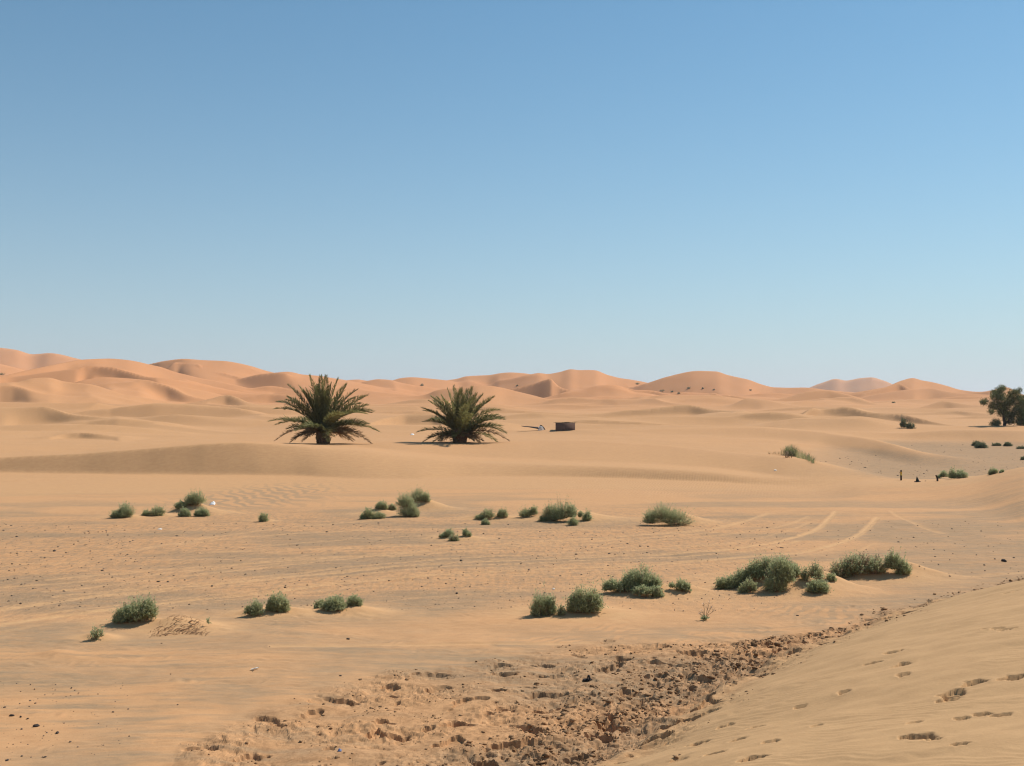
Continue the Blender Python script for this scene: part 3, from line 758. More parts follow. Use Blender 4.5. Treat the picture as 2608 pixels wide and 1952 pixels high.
class Geo:
    """collects quads and tubes for one mesh"""
    def __init__(self):
        self.V = []; self.Fq = []; self.n = 0; self.var = []; self.dry = []

    def add(self, V, Fq, var=.5, dry=0.0):
        V = np.asarray(V, float).reshape(-1, 3); Fq = np.asarray(Fq, int).reshape(-1, 4)
        self.V.append(V); self.Fq.append(Fq + self.n); self.n += len(V)
        self.var.append(np.broadcast_to(var, (len(V),)).astype(float)); self.dry.append(np.broadcast_to(dry, (len(V),)).astype(float))

    def tube(self, P, R, n=6, var=.5, dry=0.0):
        P = np.asarray(P, float); R = np.broadcast_to(R, (len(P),))
        T = np.gradient(P, axis=0); T /= np.linalg.norm(T, axis=1)[:, None] + 1e-9
        ref = np.array([0, 0, 1.]) if abs(T[0][2]) < .9 else np.array([1., 0, 0])
        A = np.cross(T, ref); A /= np.linalg.norm(A, axis=1)[:, None] + 1e-9
        B = np.cross(T, A)
        a = np.linspace(0, 2 * math.pi, n, endpoint=False)
        V = P[:, None] + R[:, None, None] * (np.cos(a)[None, :, None] * A[:, None] + np.sin(a)[None, :, None] * B[:, None])
        idx = np.arange(len(P) * n).reshape(len(P), n); nx = np.roll(idx, -1, 1)
        Fq = np.stack([idx[:-1], nx[:-1], nx[1:], idx[1:]], -1).reshape(-1, 4)
        caps = []
        if n == 6:
            caps = [[0, 1, 2, 3], [0, 3, 4, 5]]
            k = (len(P) - 1) * n
            caps += [[k + 3, k + 2, k + 1, k], [k + 5, k + 4, k + 3, k]]
        if n == 4:
            k = (len(P) - 1) * n
            caps = [[3, 2, 1, 0], [k, k + 1, k + 2, k + 3]]
        self.add(V.reshape(-1, 3), np.vstack([Fq] + ([np.array(caps)] if caps else [])), var, dry)

    def leaves(self, C, D, N, L, W, var, dry=0.0):
        """one pointed quad per leaf: base C, direction D, face normal hint N"""
        C = np.asarray(C, float); k = len(C)
        D = D / (np.linalg.norm(D, axis=1)[:, None] + 1e-9)
        S = np.cross(D, N); S /= np.linalg.norm(S, axis=1)[:, None] + 1e-9
        L = np.broadcast_to(L, (k,))[:, None]; W = np.broadcast_to(W, (k,))[:, None]
        V = np.stack([C, C + D * L * .45 + S * W * .5, C + D * L, C + D * L * .45 - S * W * .5], 1).reshape(-1, 3)
        Fq = np.arange(4 * k).reshape(k, 4)
        self.add(V, Fq, np.repeat(np.broadcast_to(var, (k,)), 4), np.repeat(np.broadcast_to(dry, (k,)), 4))

    def box(self, c, s, rz=0.0, taper=1.0):
        x, y, z = s
        V = np.array([[-x, -y, -z], [x, -y, -z], [x, y, -z], [-x, y, -z], [-x * taper, -y * taper, z], [x * taper, -y * taper, z], [x * taper, y * taper, z], [-x * taper, y * taper, z]]) * .5
        ca, sa = math.cos(rz), math.sin(rz)
        V = np.stack([V[:, 0] * ca - V[:, 1] * sa, V[:, 0] * sa + V[:, 1] * ca, V[:, 2]], 1) + np.array(c)
        self.add(V, [[3, 2, 1, 0], [4, 5, 6, 7], [0, 1, 5, 4], [1, 2, 6, 5], [2, 3, 7, 6], [3, 0, 4, 7]])

    def build(self, name, mat, parent=None, smooth=False, loc=None):
        return mesh_obj(name, np.vstack(self.V), np.vstack(self.Fq), mat, parent, smooth,
                        dict(var=np.concatenate(self.var), dry=np.concatenate(self.dry)), loc)


def unit(v):
    v = np.asarray(v, float); return v / (np.linalg.norm(v) + 1e-9)


def ground_z(x, y):
    return height(np.array(x, float), np.array(y, float))


class Patch:
    """a small sampled piece of the ground, for standing many stems on"""
    def __init__(self, cx, cy, hw, n=40, detail=True):
        self.x0, self.y0, self.s, self.n = cx - hw, cy - hw, 2 * hw / (n - 1), n
        gx, gy = np.meshgrid(self.x0 + self.s * np.arange(n), self.y0 + self.s * np.arange(n), indexing='ij')
        self.z = height(gx, gy, detail)

    def __call__(self, x, y):
        fx = np.clip((np.asarray(x, float) - self.x0) / self.s, 0, self.n - 1.001); fy = np.clip((np.asarray(y, float) - self.y0) / self.s, 0, self.n - 1.001)
        i = fx.astype(int); j = fy.astype(int); fx = fx - i; fy = fy - j; z = self.z
        return (z[i, j] * (1 - fx) + z[i + 1, j] * fx) * (1 - fy) + (z[i, j + 1] * (1 - fx) + z[i + 1, j + 1] * fx) * fy


# ------------------------------------------------------------------ shrubs
def shrub(u, v, w, h, label, lobes=None, seed=0, dens=1.0, dry=.03, name='desert_shrub', group=None, mat=None, sparse=False, parts=True, depth=.75, cat='shrub'):
    """u, v: foot of the shrub in the photograph; w, h: its size there in pixels.
    lobes: (du, dv_up, rw, rh) in fractions of w/h, else one dome"""
    r = np.random.default_rng(seed + int(u) * 7 + int(v))
    p = cast(u, v, detail=True)
    px = math.hypot(p[0], p[1]) / F            # metres per pixel there
    lobes = lobes or [(0, 0, .5, 1.0), (-.26, 0, .26, .62), (.25, 0, .27, .7)]
    if label:
        root = empty(name, p, label, cat, group)
    fo, st = Geo(), Geo()
    leaf = max(.026, 1.15 * px * 1.6)
    gp = Patch(p[0], p[1], w * px * 1.1 + .2)
    for (du, dv, rw, rh) in lobes:
        cx = du * w * px; rx = rw * w * px; rz = rh * h * px; ry = rx * depth
        cy = ry * .4 + r.normal() * .03 + (.3 * dv * h * px if dv else 0)
        g0 = float(gp(p[0] + cx, p[1] + cy)) - p[2] - .015
        lift = max(0, dv * h * px - max(0, g0)) if dv else 0
        ns = int(1.35 * dens * np.clip(70 * (rx * 2 * rz) / (leaf * 9) ** 2, 16, 170) * (.5 if sparse else 1))
        for i in range(ns):
            a = r.uniform(0, 2 * math.pi); e = math.asin(r.uniform(.02, 1) ** (.75))
            k = (r.uniform(.72, 1.04) if r.random() > .1 else r.uniform(1.05, 1.35)) * (1.0 + .10 * math.sin(3 * a + seed) + .08 * math.sin(7 * a + 2 * e))
            tip = np.array([math.cos(a) * math.cos(e) * rx * k, math.sin(a) * math.cos(e) * ry * k, math.sin(e) * rz * k])
            b0 = np.array([tip[0] * r.uniform(.05, .4), tip[1] * r.uniform(.05, .4), 0])
            t = np.linspace(0, 1, 7)[:, None]
            mid = b0 * .4 + tip * .6 + np.array([0, 0, -.10 * rz + .14 * rx * math.cos(e)])
            P = b0 * (1 - t) ** 2 + 2 * mid * t * (1 - t) * .5 + 2 * t * (1 - t) * .5 * (b0 * .5 + tip * .5) + tip * t * t
            gz = gp(p[0] + cx + P[:, 0], p[1] + cy + P[:, 1]) - p[2]
            P[:, 2] = P[:, 2] + np.maximum(gz, gz[0]) * .8 + gz[0] * .2 + lift - .01
            P[:, 0] += cx; P[:, 1] += cy
            if i % (4 if not sparse else 2) == 0:
                st.tube(P[:6], np.linspace(.006, .003, 6) + leaf * .03, 4)
            nl = 12 if not sparse else 8
            tt = r.uniform(.38, 1.0, nl)
            tt = np.append(tt, 1.0)
            C = np.stack([np.interp(tt, t[:, 0], P[:, q]) for q in range(3)], 1) + r.normal(size=(nl + 1, 3)) * leaf * .4
            D = (tip / (np.linalg.norm(tip) + 1e-6))[None] * .8 + r.normal(size=(nl + 1, 3)) * .75 + np.array([0, 0, .35])
            va = np.clip(r.normal(.45, .22, nl + 1) + .15 * (tt - .7), 0, 1)
            dr = 1.0 if r.random() < dry else 0.0
            fo.leaves(C, D, np.array([0, 0, 1.1]) + r.normal(size=(nl + 1, 3)) * .6, leaf * r.uniform(1.0, 1.9, nl + 1), leaf * r.uniform(.45, .75, nl + 1), va, dr)
    if label:
        fo.build('foliage', mat or M_SHRUB, root)
        st.build('stems', M_TWIG, root)
        return root
    return fo, st


GB = 'green shrubs at the foot of the big dune'
GF = 'green shrubs on the open sand in front'
GR = 'shrubs on the far gravel flat'
shrub(310, 1319, 58, 36, 'lopsided green shrub, leftmost in the row at the foot of the dune', [(.12, .1, .38, .9), (-.22, 0, .3, .5), (.05, 0, .35, .6)], 1, group=GB)
shrub(388, 1315, 57, 22, 'low flat green shrub between the lopsided one and the sand hummock with the white scrap', [(.15, 0, .36, 1), (-.32, 0, .2, .65)], 2, group=GB)
shrub(484, 1291, 76, 36, 'dark shrub crowning the sand hummock, a white scrap at its right', [(.22, .15, .3, .9), (-.02, .05, .28, .8), (-.32, -.1, .22, .45)], 3, group=GB, mat=M_SHRUB)
shrub(470, 1316, 30, 20, 'tiny shrub at the left foot of the hummock with the white scrap', None, 4, group=GB)
shrub(512, 1316, 38, 22, 'small spiky shrub at the right foot of the hummock with the white scrap', None, 5, group=GB)
shrub(670, 1329, 27, 22, 'single round little shrub alone below the dark ripples', [(0, 0, .5, 1)], 6, group=GB)
shrub(934, 1322, 38, 30, 'leaning green shrub at the left end of the tall shrub group', [(.1, 0, .4, 1), (-.2, 0, .3, .55)], 7, group=GB)
shrub(963, 1321, 36, 17, 'flat low shrub in front of the left end of the tall shrub group', None, 8, group=GB)
shrub(971, 1297, 32, 20, 'small round shrub behind the flat low one, left of the tall shrub', None, 9, group=GB)
shrub(996, 1300, 24, 16, 'little brownish shrub pressed against the left side of the tall shrub', None, 10, dry=.3, group=GB)
shrub(1040, 1317, 62, 58, 'tallest and fullest shrub at the foot of the dune, two domes high', [(0, 0, .5, .62), (-.12, .42, .44, .58), (.2, 0, .3, .5)], 11, group=GB, dens=1.3)
shrub(1066, 1279, 54, 33, 'shrub on the hummock just behind the tallest one, trailing down to the right', [(-.05, .1, .4, .9), (.34, -.15, .22, .7)], 12, group=GB)
shrub(1236, 1323, 54, 25, 'slanting shrub with bare stems on its left, middle of the dune foot', [(.1, .1, .38, .9), (-.25, 0, .28, .5)], 13, group=GB, dry=.12)
shrub(1236, 1337, 22, 14, 'tiny shrub right in front of the slanting one', None, 14, group=GB)
shrub(1280, 1317, 32, 20, 'neat small rounded shrub right of the slanting one', [(0, 0, .5, 1)], 15, group=GB)
shrub(1344, 1317, 52, 27, 'shrub at the left end of the broad central clump', [(-.1, 0, .34, .85), (.28, .15, .24, .8)], 16, group=GB)
shrub(1396, 1328, 56, 44, 'yellowish thin shrub inside the broad central clump, left of its top', [(.1, .2, .4, .8), (-.2, 0, .25, .35), (.25, 0, .3, .6)], 17, group=GB, dry=.15)
shrub(1436, 1330, 70, 54, 'dark arched shrub forming the top of the broad central clump', [(0, .15, .46, .85), (.3, .2, .22, .6), (-.2, .1, .3, .6)], 18, group=GB, dens=1.2)
shrub(1460, 1339, 28, 22, 'small round shrub at the lower right of the broad central clump', [(0, 0, .5, 1)], 19, group=GB)
shrub(1489, 1326, 36, 28, 'shrub with a raised left tip at the right end of the broad central clump', [(.15, 0, .4, .8), (-.3, .3, .16, .6)], 20, group=GB)
shrub(1702, 1340, 122, 56, 'wide dark shrub standing alone, rightmost at the foot of the dune', [(-.12, .3, .3, .75), (-.36, .1, .2, .6), (.22, 0, .32, .72), (.05, .1, .3, .7)], 21, group=GB, dens=1.2)
shrub(1137, 1369, 40, 19, 'pale shrub lying on the flat, left one of three small ones', [(.1, .1, .4, .9), (-.25, 0, .25, .5)], 22, group=GB)
shrub(1156, 1379, 28, 22, 'thin shrub in the middle and nearest of three small ones on the flat', None, 23, sparse=True, dry=.2, group=GB)
shrub(1189, 1367, 27, 18, 'small shrub right one of three on the flat', [(-.1, .1, .35, .9), (.25, 0, .25, .6)], 24, group=GB)

shrub(340, 1588, 104, 58, 'big bushy green shrub at the left front beside the dry stubble mound', [(.12, .1, .4, .9), (-.2, 0, .33, .68), (.3, .2, .22, .72), (-.36, -.05, .18, .45)], 31, group=GF, dens=1.2)
shrub(244, 1629, 38, 33, 'small straggly bright shrub, lowest at the left front', [(-.05, 0, .34, 1), (.25, .2, .22, .6)], 32, sparse=True, group=GF)
shrub(531, 1596, 13, 25, 'thin green sprig at the right edge of the dry stubble mound', [(0, .3, .42, .62)], 33, sparse=True, dens=.8, group=GF)
shrub(643, 1569, 50, 36, 'shrub with a bare arching left side, left of the compact dark one', [(.15, 0, .38, 1), (-.22, .2, .24, .5)], 34, group=GF)
shrub(707, 1559, 58, 43, 'compact dark round shrub in the left middle front', [(0, 0, .48, 1), (-.2, 0, .3, .8), (.22, 0, .3, .75)], 35, group=GF, dens=1.25)
shrub(813, 1549, 26, 22, 'little shrub at the left end of a group of three', None, 36, group=GF)
shrub(850, 1554, 64, 33, 'broad middle shrub of a group of three, sand tail at its right', None, 37, group=GF)
shrub(902, 1543, 40, 28, 'upright shrub at the right end of a group of three', None, 38, group=GF)
shrub(1382, 1568, 72, 58, 'feathery pale shrub with see-through stems, left of the big round one', [(-.12, 0, .36, 1), (.28, 0, .24, .85), (.05, 0, .35, .7)], 39, group=GF, dry=.1)
shrub(1430, 1567, 24, 26, 'small wispy shrub squeezed between the feathery pale one and the big round one', None, 40, sparse=True, group=GF)
shrub(1491, 1563, 98, 62, 'big round full shrub with a dark underside, centre right front', [(0, 0, .46, 1), (.22, .1, .28, .8), (-.2, .05, .3, .84)], 41, group=GF, dens=1.35)
shrub(1612, 1503, 158, 60, 'long grey-green shrub rising to a peak at its right', [(.14, 0, .24, 1), (-.12, 0, .22, .58), (-.36, .12, .14, .45), (.33, .1, .15, .5), (0, .05, .2, .7)], 42, group=GF, dens=1.2)
shrub(1652, 1521, 80, 28, 'low shrub on bare stems in front of the long peaked one', [(-.22, .15, .28, .8), (.28, 0, .24, .9), (0, .25, .3, .6)], 43, group=GF, dry=.12)
shrub(1733, 1509, 58, 30, 'loose shrub at the right of the long peaked one, thin arm to its left', [(.1, 0, .32, 1), (-.34, .3, .16, .4), (.3, .1, .2, .6)], 44, group=GF)
shrub(1940, 1478, 215, 70, 'largest shrub, draped like an arch over its sand mound', [(-.44, -.22, .10, .40), (-.33, -.08, .11, .42), (-.2, .05, .12, .48), (-.06, .12, .13, .58), (.08, .15, .13, .6), (.24, .16, .12, .5), (.36, .05, .10, .42)], 45, group=GF, dens=1.5)
shrub(1985, 1505, 78, 84, 'dense dark shrub spilling down the front of the largest mound', [(.1, .35, .42, .62), (-.12, 0, .42, .52), (.25, .2, .3, .55)], 46, group=GF, dens=1.4)
shrub(1906, 1511, 52, 32, 'small thin shrub at the front foot of the largest mound', [(.12, .1, .34, .9), (-.25, 0, .22, .6)], 47, group=GF, dry=.1)
shrub(2070, 1482, 64, 48, 'loose yellowish shrub with open twigs between the two largest mounds', [(.1, .2, .34, .8), (-.28, 0, .22, .7), (.3, 0, .18, .55)], 48, sparse=True, dens=1.4, dry=.12, group=GF)
shrub(2087, 1511, 56, 34, 'small round shrub in front of the loose yellowish one', None, 49, group=GF)
shrub(2119, 1481, 25, 17, 'tiny shrub just right of the loose yellowish one', None, 50, group=GF)
shrub(2190, 1466, 152, 48, 'wide grey half-dead shrub with brown twigs on the right mound', [(-.3, 0, .22, .8), (0, .15, .26, .85), (.26, .1, .24, .85), (-.12, .1, .22, .9)], 51, group=GF, dry=.32, dens=1.3)
shrub(2288, 1465, 66, 54, 'fresh green shrub at the right end of the half-dead one', [(-.15, .25, .34, .75), (.2, 0, .32, .7)], 52, group=GF, dens=1.3)

shrub(2489, 1136, 22, 11, 'rear dark shrub of a touching pair at the far edge of the gravel flat', None, 61, group=GR, mat=M_SHRUBDARK)
shrub(2501, 1142, 30, 13, 'front dark shrub of a touching pair at the far edge of the gravel flat', None, 62, group=GR, mat=M_SHRUBDARK)
shrub(2540, 1136, 20, 6, 'flattest little shrub at the far edge of the gravel flat, right of the pair', None, 63, group=GR, mat=M_SHRUBDARK)
shrub(2568, 1137, 20, 9, 'low dark cushion shrub far out, second to the right of the touching pair', None, 64, group=GR, mat=M_SHRUBDARK)
shrub(2601, 1144, 20, 6, 'low shrub cut by the right edge of the picture, below the far trees', None, 65, group=GR, mat=M_SHRUBDARK)
shrub(2607, 1172, 12, 7, 'speck of a shrub cut by the right edge, halfway across the gravel flat', None, 66, group=GR, mat=M_SHRUBDARK)
shrub(2403, 1219, 28, 18, 'arched small shrub beside the short dark stump', [(.1, .2, .4, .8), (-.3, 0, .22, .5)], 67, group=GR)
shrub(2443, 1219, 48, 21, 'broad green cushion shrub right of the arched one near the stump', [(.1, 0, .42, .9), (-.3, .1, .2, 1)], 68, group=GR)
shrub(2531, 1208, 21, 15, 'lone small shrub behind the right dune crest, far right of the stump', None, 69, group=GR)
shrub(2552, 1204, 10, 7, 'tiny shrub next to the lone one behind the right dune crest', None, 70, group=GR)
shrub(2312, 1092, 38, 24, 'grey scraggy shrub on the pale dune left of the far trees', [(-.25, .1, .24, 1), (.2, 0, .34, .55)], 71, mat=M_SHRUBDARK, dry=0)

SPECKS = [(1623, 979, 10, 5, 'uppermost dark speck of a shrub on the dune slope right of the central skyline peak'),
          (1687, 997, 14, 6, 'largest dark speck of a shrub below the saddle, centre right'),
          (1712, 999, 5, 4, 'smallest dark shrub speck between two bigger ones below the saddle'),
          (1729, 1003, 7, 5, 'lowest dark shrub speck below the saddle'),
          (1754, 990, 8, 5, 'dark shrub speck at the left foot of the rounded dune right of the saddle'),
          (1790, 991, 4, 5, 'thin upright shrub speck on the lower slope of the rounded dune'),
          (1818, 994, 5, 3, 'faint shrub speck right of the thin upright one on the rounded dune'),
          (2275, 1027, 7, 4, 'isolated dark shrub speck below the pale far mountain'),
          (4, 955, 12, 5, 'dark shrub speck on the left edge of the picture high on the dunes'),
          (1075, 983, 8, 7, 'dark shrub speck high on the dunes above the right palm'),
          (1317, 984, 5, 4, 'dark shrub speck left of the pyramid shaped dune'),
          (1911, 995, 5, 3, 'dark shrub speck right of the rounded dune')]
for i, (u, v, w_, h_, lab) in enumerate(SPECKS):
    p = cast(u, v, detail=False)
    px = math.hypot(p[0], p[1]) / F
    g = Geo(); r = np.random.default_rng(100 + i)
    n = 150
    C = r.normal(size=(n, 3)) * np.array([w_ * .26, w_ * .26, h_ * .22]) * px
    C[:, 2] = np.abs(C[:, 2]) * 1.4
    g.leaves(C, r.normal(size=(n, 3)) + [0, 0, .5], r.normal(size=(n, 3)), px * 1.6, px * 1.1, r.uniform(0, .8, n))
    o = g.build('desert_shrub', M_SHRUBDARK, loc=p)
    tag(o, lab, 'shrub', 'shrubs scattered on the far dunes')


# ------------------------------------------------------------------ date palms
def palm(u, v, d, tips, org, label, seed, nfill):
    """tips and org in photo pixels; the outline fronds reach the tips, the rest fill the crown"""
    r = np.random.default_rng(seed)
    x, y, z = [float(q) for q in ray(u, v)]
    base = np.array([x * d / y, d, 0.]); base[2] = float(ground_z(base[0], base[1])) - .05
    px = d / F
    root = empty('date_palm', base, label, 'palm', 'date palms behind the big dune')
    ho = (v - org[1]) * px; ox = (org[0] - u) * px
    # trunk: short, wrapped in old leaf bases
    g = Geo()
    hh = np.linspace(-.3, ho * .62, 9)
    g.tube(np.stack([ox * hh / max(ho, .1), 0 * hh, hh], 1), np.interp(hh, [-.3, .15, ho * .62], [.40, .36, .26]) * px * 34, 12)
    for i in range(90):
        a = i * 2.39996; q = i / 90; zz = -.1 + q * ho * .8
        rad = np.interp(zz, [-.3, .15, ho * .62], [.40, .36, .26]) * px * 34
        b = np.array([math.cos(a) * rad * .9 + ox * zz / max(ho, .1), math.sin(a) * rad * .9, zz])
        o = np.array([math.cos(a), math.sin(a), 1.1 + q])
        L = r.uniform(.35, .75)
        g.tube([b, b + unit(o) * L * .5, b + unit(o + [0, 0, .6]) * L], [.075, .06, .03], 4)
    g.build('trunk', M_TRUNK, root, smooth=False)
    O = np.array([ox, 0, ho * .55])
    specs = []
    for i in range(22):                      # low fronds round the foot of the crown
        a = i * 2 * math.pi / 16 + r.uniform(-.2, .2); L = ho * r.uniform(1.0, 1.75)
        T = O + np.array([math.cos(a) * L, math.sin(a) * L, r.uniform(-.42, .12) * ho]); T[2] = max(T[2], .12)
        specs.append((T, False))
    for (tu, tv) in tips:
        T = np.array([(tu - u) * px, r.uniform(-.9, .9), (v - tv) * px])
        specs.append((T, True))
    for i in range(nfill):
        a = i * 2.39996 + r.uniform(-.3, .3)
        e = math.radians(r.choice([r.uniform(55, 86), r.uniform(25, 60), r.uniform(0, 30)], p=[.42, .36, .22]))
        L = ho * .45 + r.uniform(2.5, 3.4) * px * 34 * 1.0
        T = O + np.array([math.cos(a) * math.cos(e), math.sin(a) * math.cos(e), math.sin(e) * 1.0 - .08]) * L
        T[2] = max(T[2], .15)
        specs.append((T, False))
    for (T, outline) in specs:
        V = T - O; L = np.linalg.norm(V); hd = V.copy(); hd[2] = 0; hl = np.linalg.norm(hd)
        sag = hl * r.uniform(.18, .36)
        mid = O + V * .5 + np.array([0, 0, sag]) - hd * .03
        t = np.linspace(0, 1, 12)[:, None]
        P = O * (1 - t) ** 2 + 2 * mid * t * (1 - t) + T * t * t
        low = V[2] / L
        dry = 1.0 if (low < .02 and r.random() < .55) else 0.0
        f = Geo()
        f.tube(P, np.linspace(.045, .010, 12), 4, var=.9, dry=dry)
        nl = int(92 * min(1.3, L / (px * 110)))
        tg = np.gradient(P, axis=0); tg /= np.linalg.norm(tg, axis=1)[:, None]
        side0 = np.cross(tg[4], [0, 0, 1.0])
        if np.linalg.norm(side0) < .15: side0 = np.array([1.0, 0, 0]) if abs(hd[0]) < .1 else np.cross(tg[4], [0, 1.0, 0])
        side0 = unit(side0)
        rot = r.uniform(-.7, .7)
        tt = np.linspace(.13, .995, nl)
        bt = r.uniform(.15, .55)
        for sgn in (-1, 1):
            ti = np.clip(tt + r.normal(0, .006, nl), 0, 1)
            C = np.stack([np.interp(ti, t[:, 0], P[:, q]) for q in range(3)], 1)
            Tn = np.stack([np.interp(ti, t[:, 0], tg[:, q]) for q in range(3)], 1)
            Sd = np.repeat(side0[None], nl, 0)
            Up = np.cross(Sd, Tn); Up /= np.linalg.norm(Up, axis=1)[:, None]
            Up *= np.sign(Up[:, 2:3] + 1e-6)
            Sd, Up = Sd * math.cos(rot) + Up * math.sin(rot) * .6, Up * math.cos(rot) - Sd * math.sin(rot) * .6
            fw = np.interp(ti, [0, .2, .8, 1], [.35, .5, .8, 2.0])[:, None]
            D = Sd * sgn * .85 + Tn * fw + Up * r.uniform(.1, .5, (nl, 1)) + r.normal(size=(nl, 3)) * .16
            LL = np.interp(ti, [.1, .3, .7, 1], [.40, .60, .56, .26]) * px * 34 * r.uniform(.85, 1.15, nl)
            f.leaves(C, D, Up + r.normal(size=(nl, 3)) * .4, LL, np.interp(ti, [0, .5, 1], [.062, .062, .04]) * px * 34, np.clip(r.normal(bt, .16, nl), 0, 1), dry)
        ob = f.build('frond', M_FROND, root)
        if dry: ob['label'] = 'dried brown drooping frond'
    return root


def cr(x0, y0, s, L):
    return [(x0 + a * s, y0 + b * s) for a, b in L]


palm(823, 1129, 104.5, cr(660, 930, .1537, [(850, 175), (1010, 170), (1110, 180), (1290, 215), (1440, 320), (1600, 400), (1790, 490), (1790, 650), (1880, 750), (1980, 1090), (1860, 1280), (1650, 620), (510, 325), (670, 345), (470, 515), (330, 600), (280, 715), (150, 920), (260, 1230), (520, 1262), (700, 1250), (270, 970), (1200, 300), (960, 330), (1750, 1000), (1620, 1180), (480, 1040)]),
     cr(660, 930, .1537, [(1050, 960)])[0], 'taller and broader date palm, left one of the two behind the dune', 11, 22)
palm(1171, 1127, 108.5, cr(1040, 960, .208, [(480, 150), (560, 120), (640, 175), (780, 130), (830, 210), (900, 215), (1040, 240), (1110, 400), (1165, 490), (1190, 675), (1225, 770), (1080, 785), (870, 792), (280, 240), (350, 250), (410, 230), (185, 380), (125, 665), (260, 735), (165, 800), (300, 795), (1100, 640), (400, 560), (1020, 470)]),
     cr(1040, 960, .208, [(630, 640)])[0], 'smaller date palm, right one of the two, nearer the mud hut', 12, 19)


# ------------------------------------------------------------------ trees at the right edge
def tree(u, v, d, clumps, trunk_pts, label, seed, px_s, u0, v0):
    r = np.random.default_rng(seed)
    x, y, z = [float(q) for q in ray(u, v)]
    base = np.array([x * d / y, d, 0.]); base[2] = float(ground_z(base[0], base[1])) - .1
    px = d / F
    root = empty('tamarisk_tree', base, label, 'tree', 'trees at the right edge')

    def loc(a, b, dy=0.0):
        return np.array([(u0 + a * px_s - u) * px, dy, (v - (v0 + b * px_s)) * px])
    g = Geo()
    for pts, r0, r1 in trunk_pts:
        P = np.array([loc(a, b, dy) for a, b, dy in pts])
        t = np.linspace(0, 1, len(P)); tt = np.linspace(0, 1, 9)
        Q = np.stack([np.interp(tt, t, P[:, q]) for q in range(3)], 1) + r.normal(size=(9, 3)) * .04
        Q[0, 2] = min(Q[0, 2], -.1) if pts[0][1] > 600 else Q[0, 2]
        g.tube(Q, np.linspace(r0, r1, 9), 6)
    fo = Geo()
    for (a, b, R) in clumps:
        c = loc(a, b, r.uniform(-1.4, 1.4)); Rm = R * px_s * px
        # a branch towards each clump
        s = loc(trunk_pts[0][0][-1][0], trunk_pts[0][0][-1][1])
        if Rm > .7:
            g.tube([s, (s + c) / 2 + r.normal(size=3) * .15, c], [.09, .06, .03], 6)
        k = int(42 * (Rm / .9) ** 2) + 8
        for j in range(k):
            dv = unit(r.normal(size=3)); q = c + dv * Rm * r.uniform(.25, 1.0) ** .6 * np.array([1, 1, .82])
            n = 26
            C = q + r.normal(size=(n, 3)) * .17
            fo.leaves(C, r.normal(size=(n, 3)) + dv * .6 + [0, 0, .3], r.normal(size=(n, 3)), r.uniform(.12, .26, n), .075, np.clip(r.normal(.4, .25, n) + .25 * dv[2], 0, 1))
    g.build('trunk', M_BARK, root)
    fo.build('crown', M_TREE, root)
    return root


tree(2554, 1085, 177.5, [(1880, 225, 90), (1790, 280, 80), (1680, 345, 50), (1765, 385, 70), (1890, 330, 105), (2040, 270, 95), (2150, 290, 65), (2110, 350, 70), (1935, 420, 95), (1880, 470, 75), (1775, 470, 42), (1725, 405, 35), (2050, 470, 85), (2010, 560, 80), (2080, 540, 60), (1960, 520, 70), (1930, 150, 32), (1850, 165, 45), (2150, 410, 70), (2000, 205, 60), (2185, 265, 30), (1640, 340, 22), (2040, 610, 50), (2090, 180, 30), (1810, 220, 40), (2190, 340, 40), (1980, 360, 70)],
     [([(1920, 680, 0), (1915, 600, 0), (1905, 520, 0), (1910, 400, 0)], .24, .12), ([(1925, 640, 0), (1980, 600, .3), (2040, 500, .5), (2100, 350, .4)], .13, .05), ([(1912, 560, 0), (1860, 470, -.4), (1780, 390, -.6)], .11, .04)],
     'dark spreading tree standing on the dune at the right edge', 31, .1844, 2205, 960)
tree(2618, 1086, 176.5, [(2215, 560, 90), (2150, 610, 55), (2260, 480, 95), (2300, 580, 110), (2190, 480, 60), (2350, 500, 90), (2200, 640, 45), (2280, 640, 80), (2125, 640, 30)],
     [([(2267, 685, 0), (2270, 600, 0), (2275, 520, 0)], .2, .1), ([(2260, 650, 0), (2200, 600, .2), (2180, 520, .2)], .1, .04)],
     'lower bushy tree cut off by the right edge, right of the spreading one', 32, .1844, 2200, 960)
tree(2533, 1084.5, 177, [(1795, 605, 36), (1805, 640, 42), (1825, 655, 26), (1780, 645, 24)], [([(1808, 675, 0), (1805, 640, 0), (1800, 620, 0)], .06, .03)],
     'small dark sapling at the left foot of the spreading tree', 33, .1844, 2200, 960)


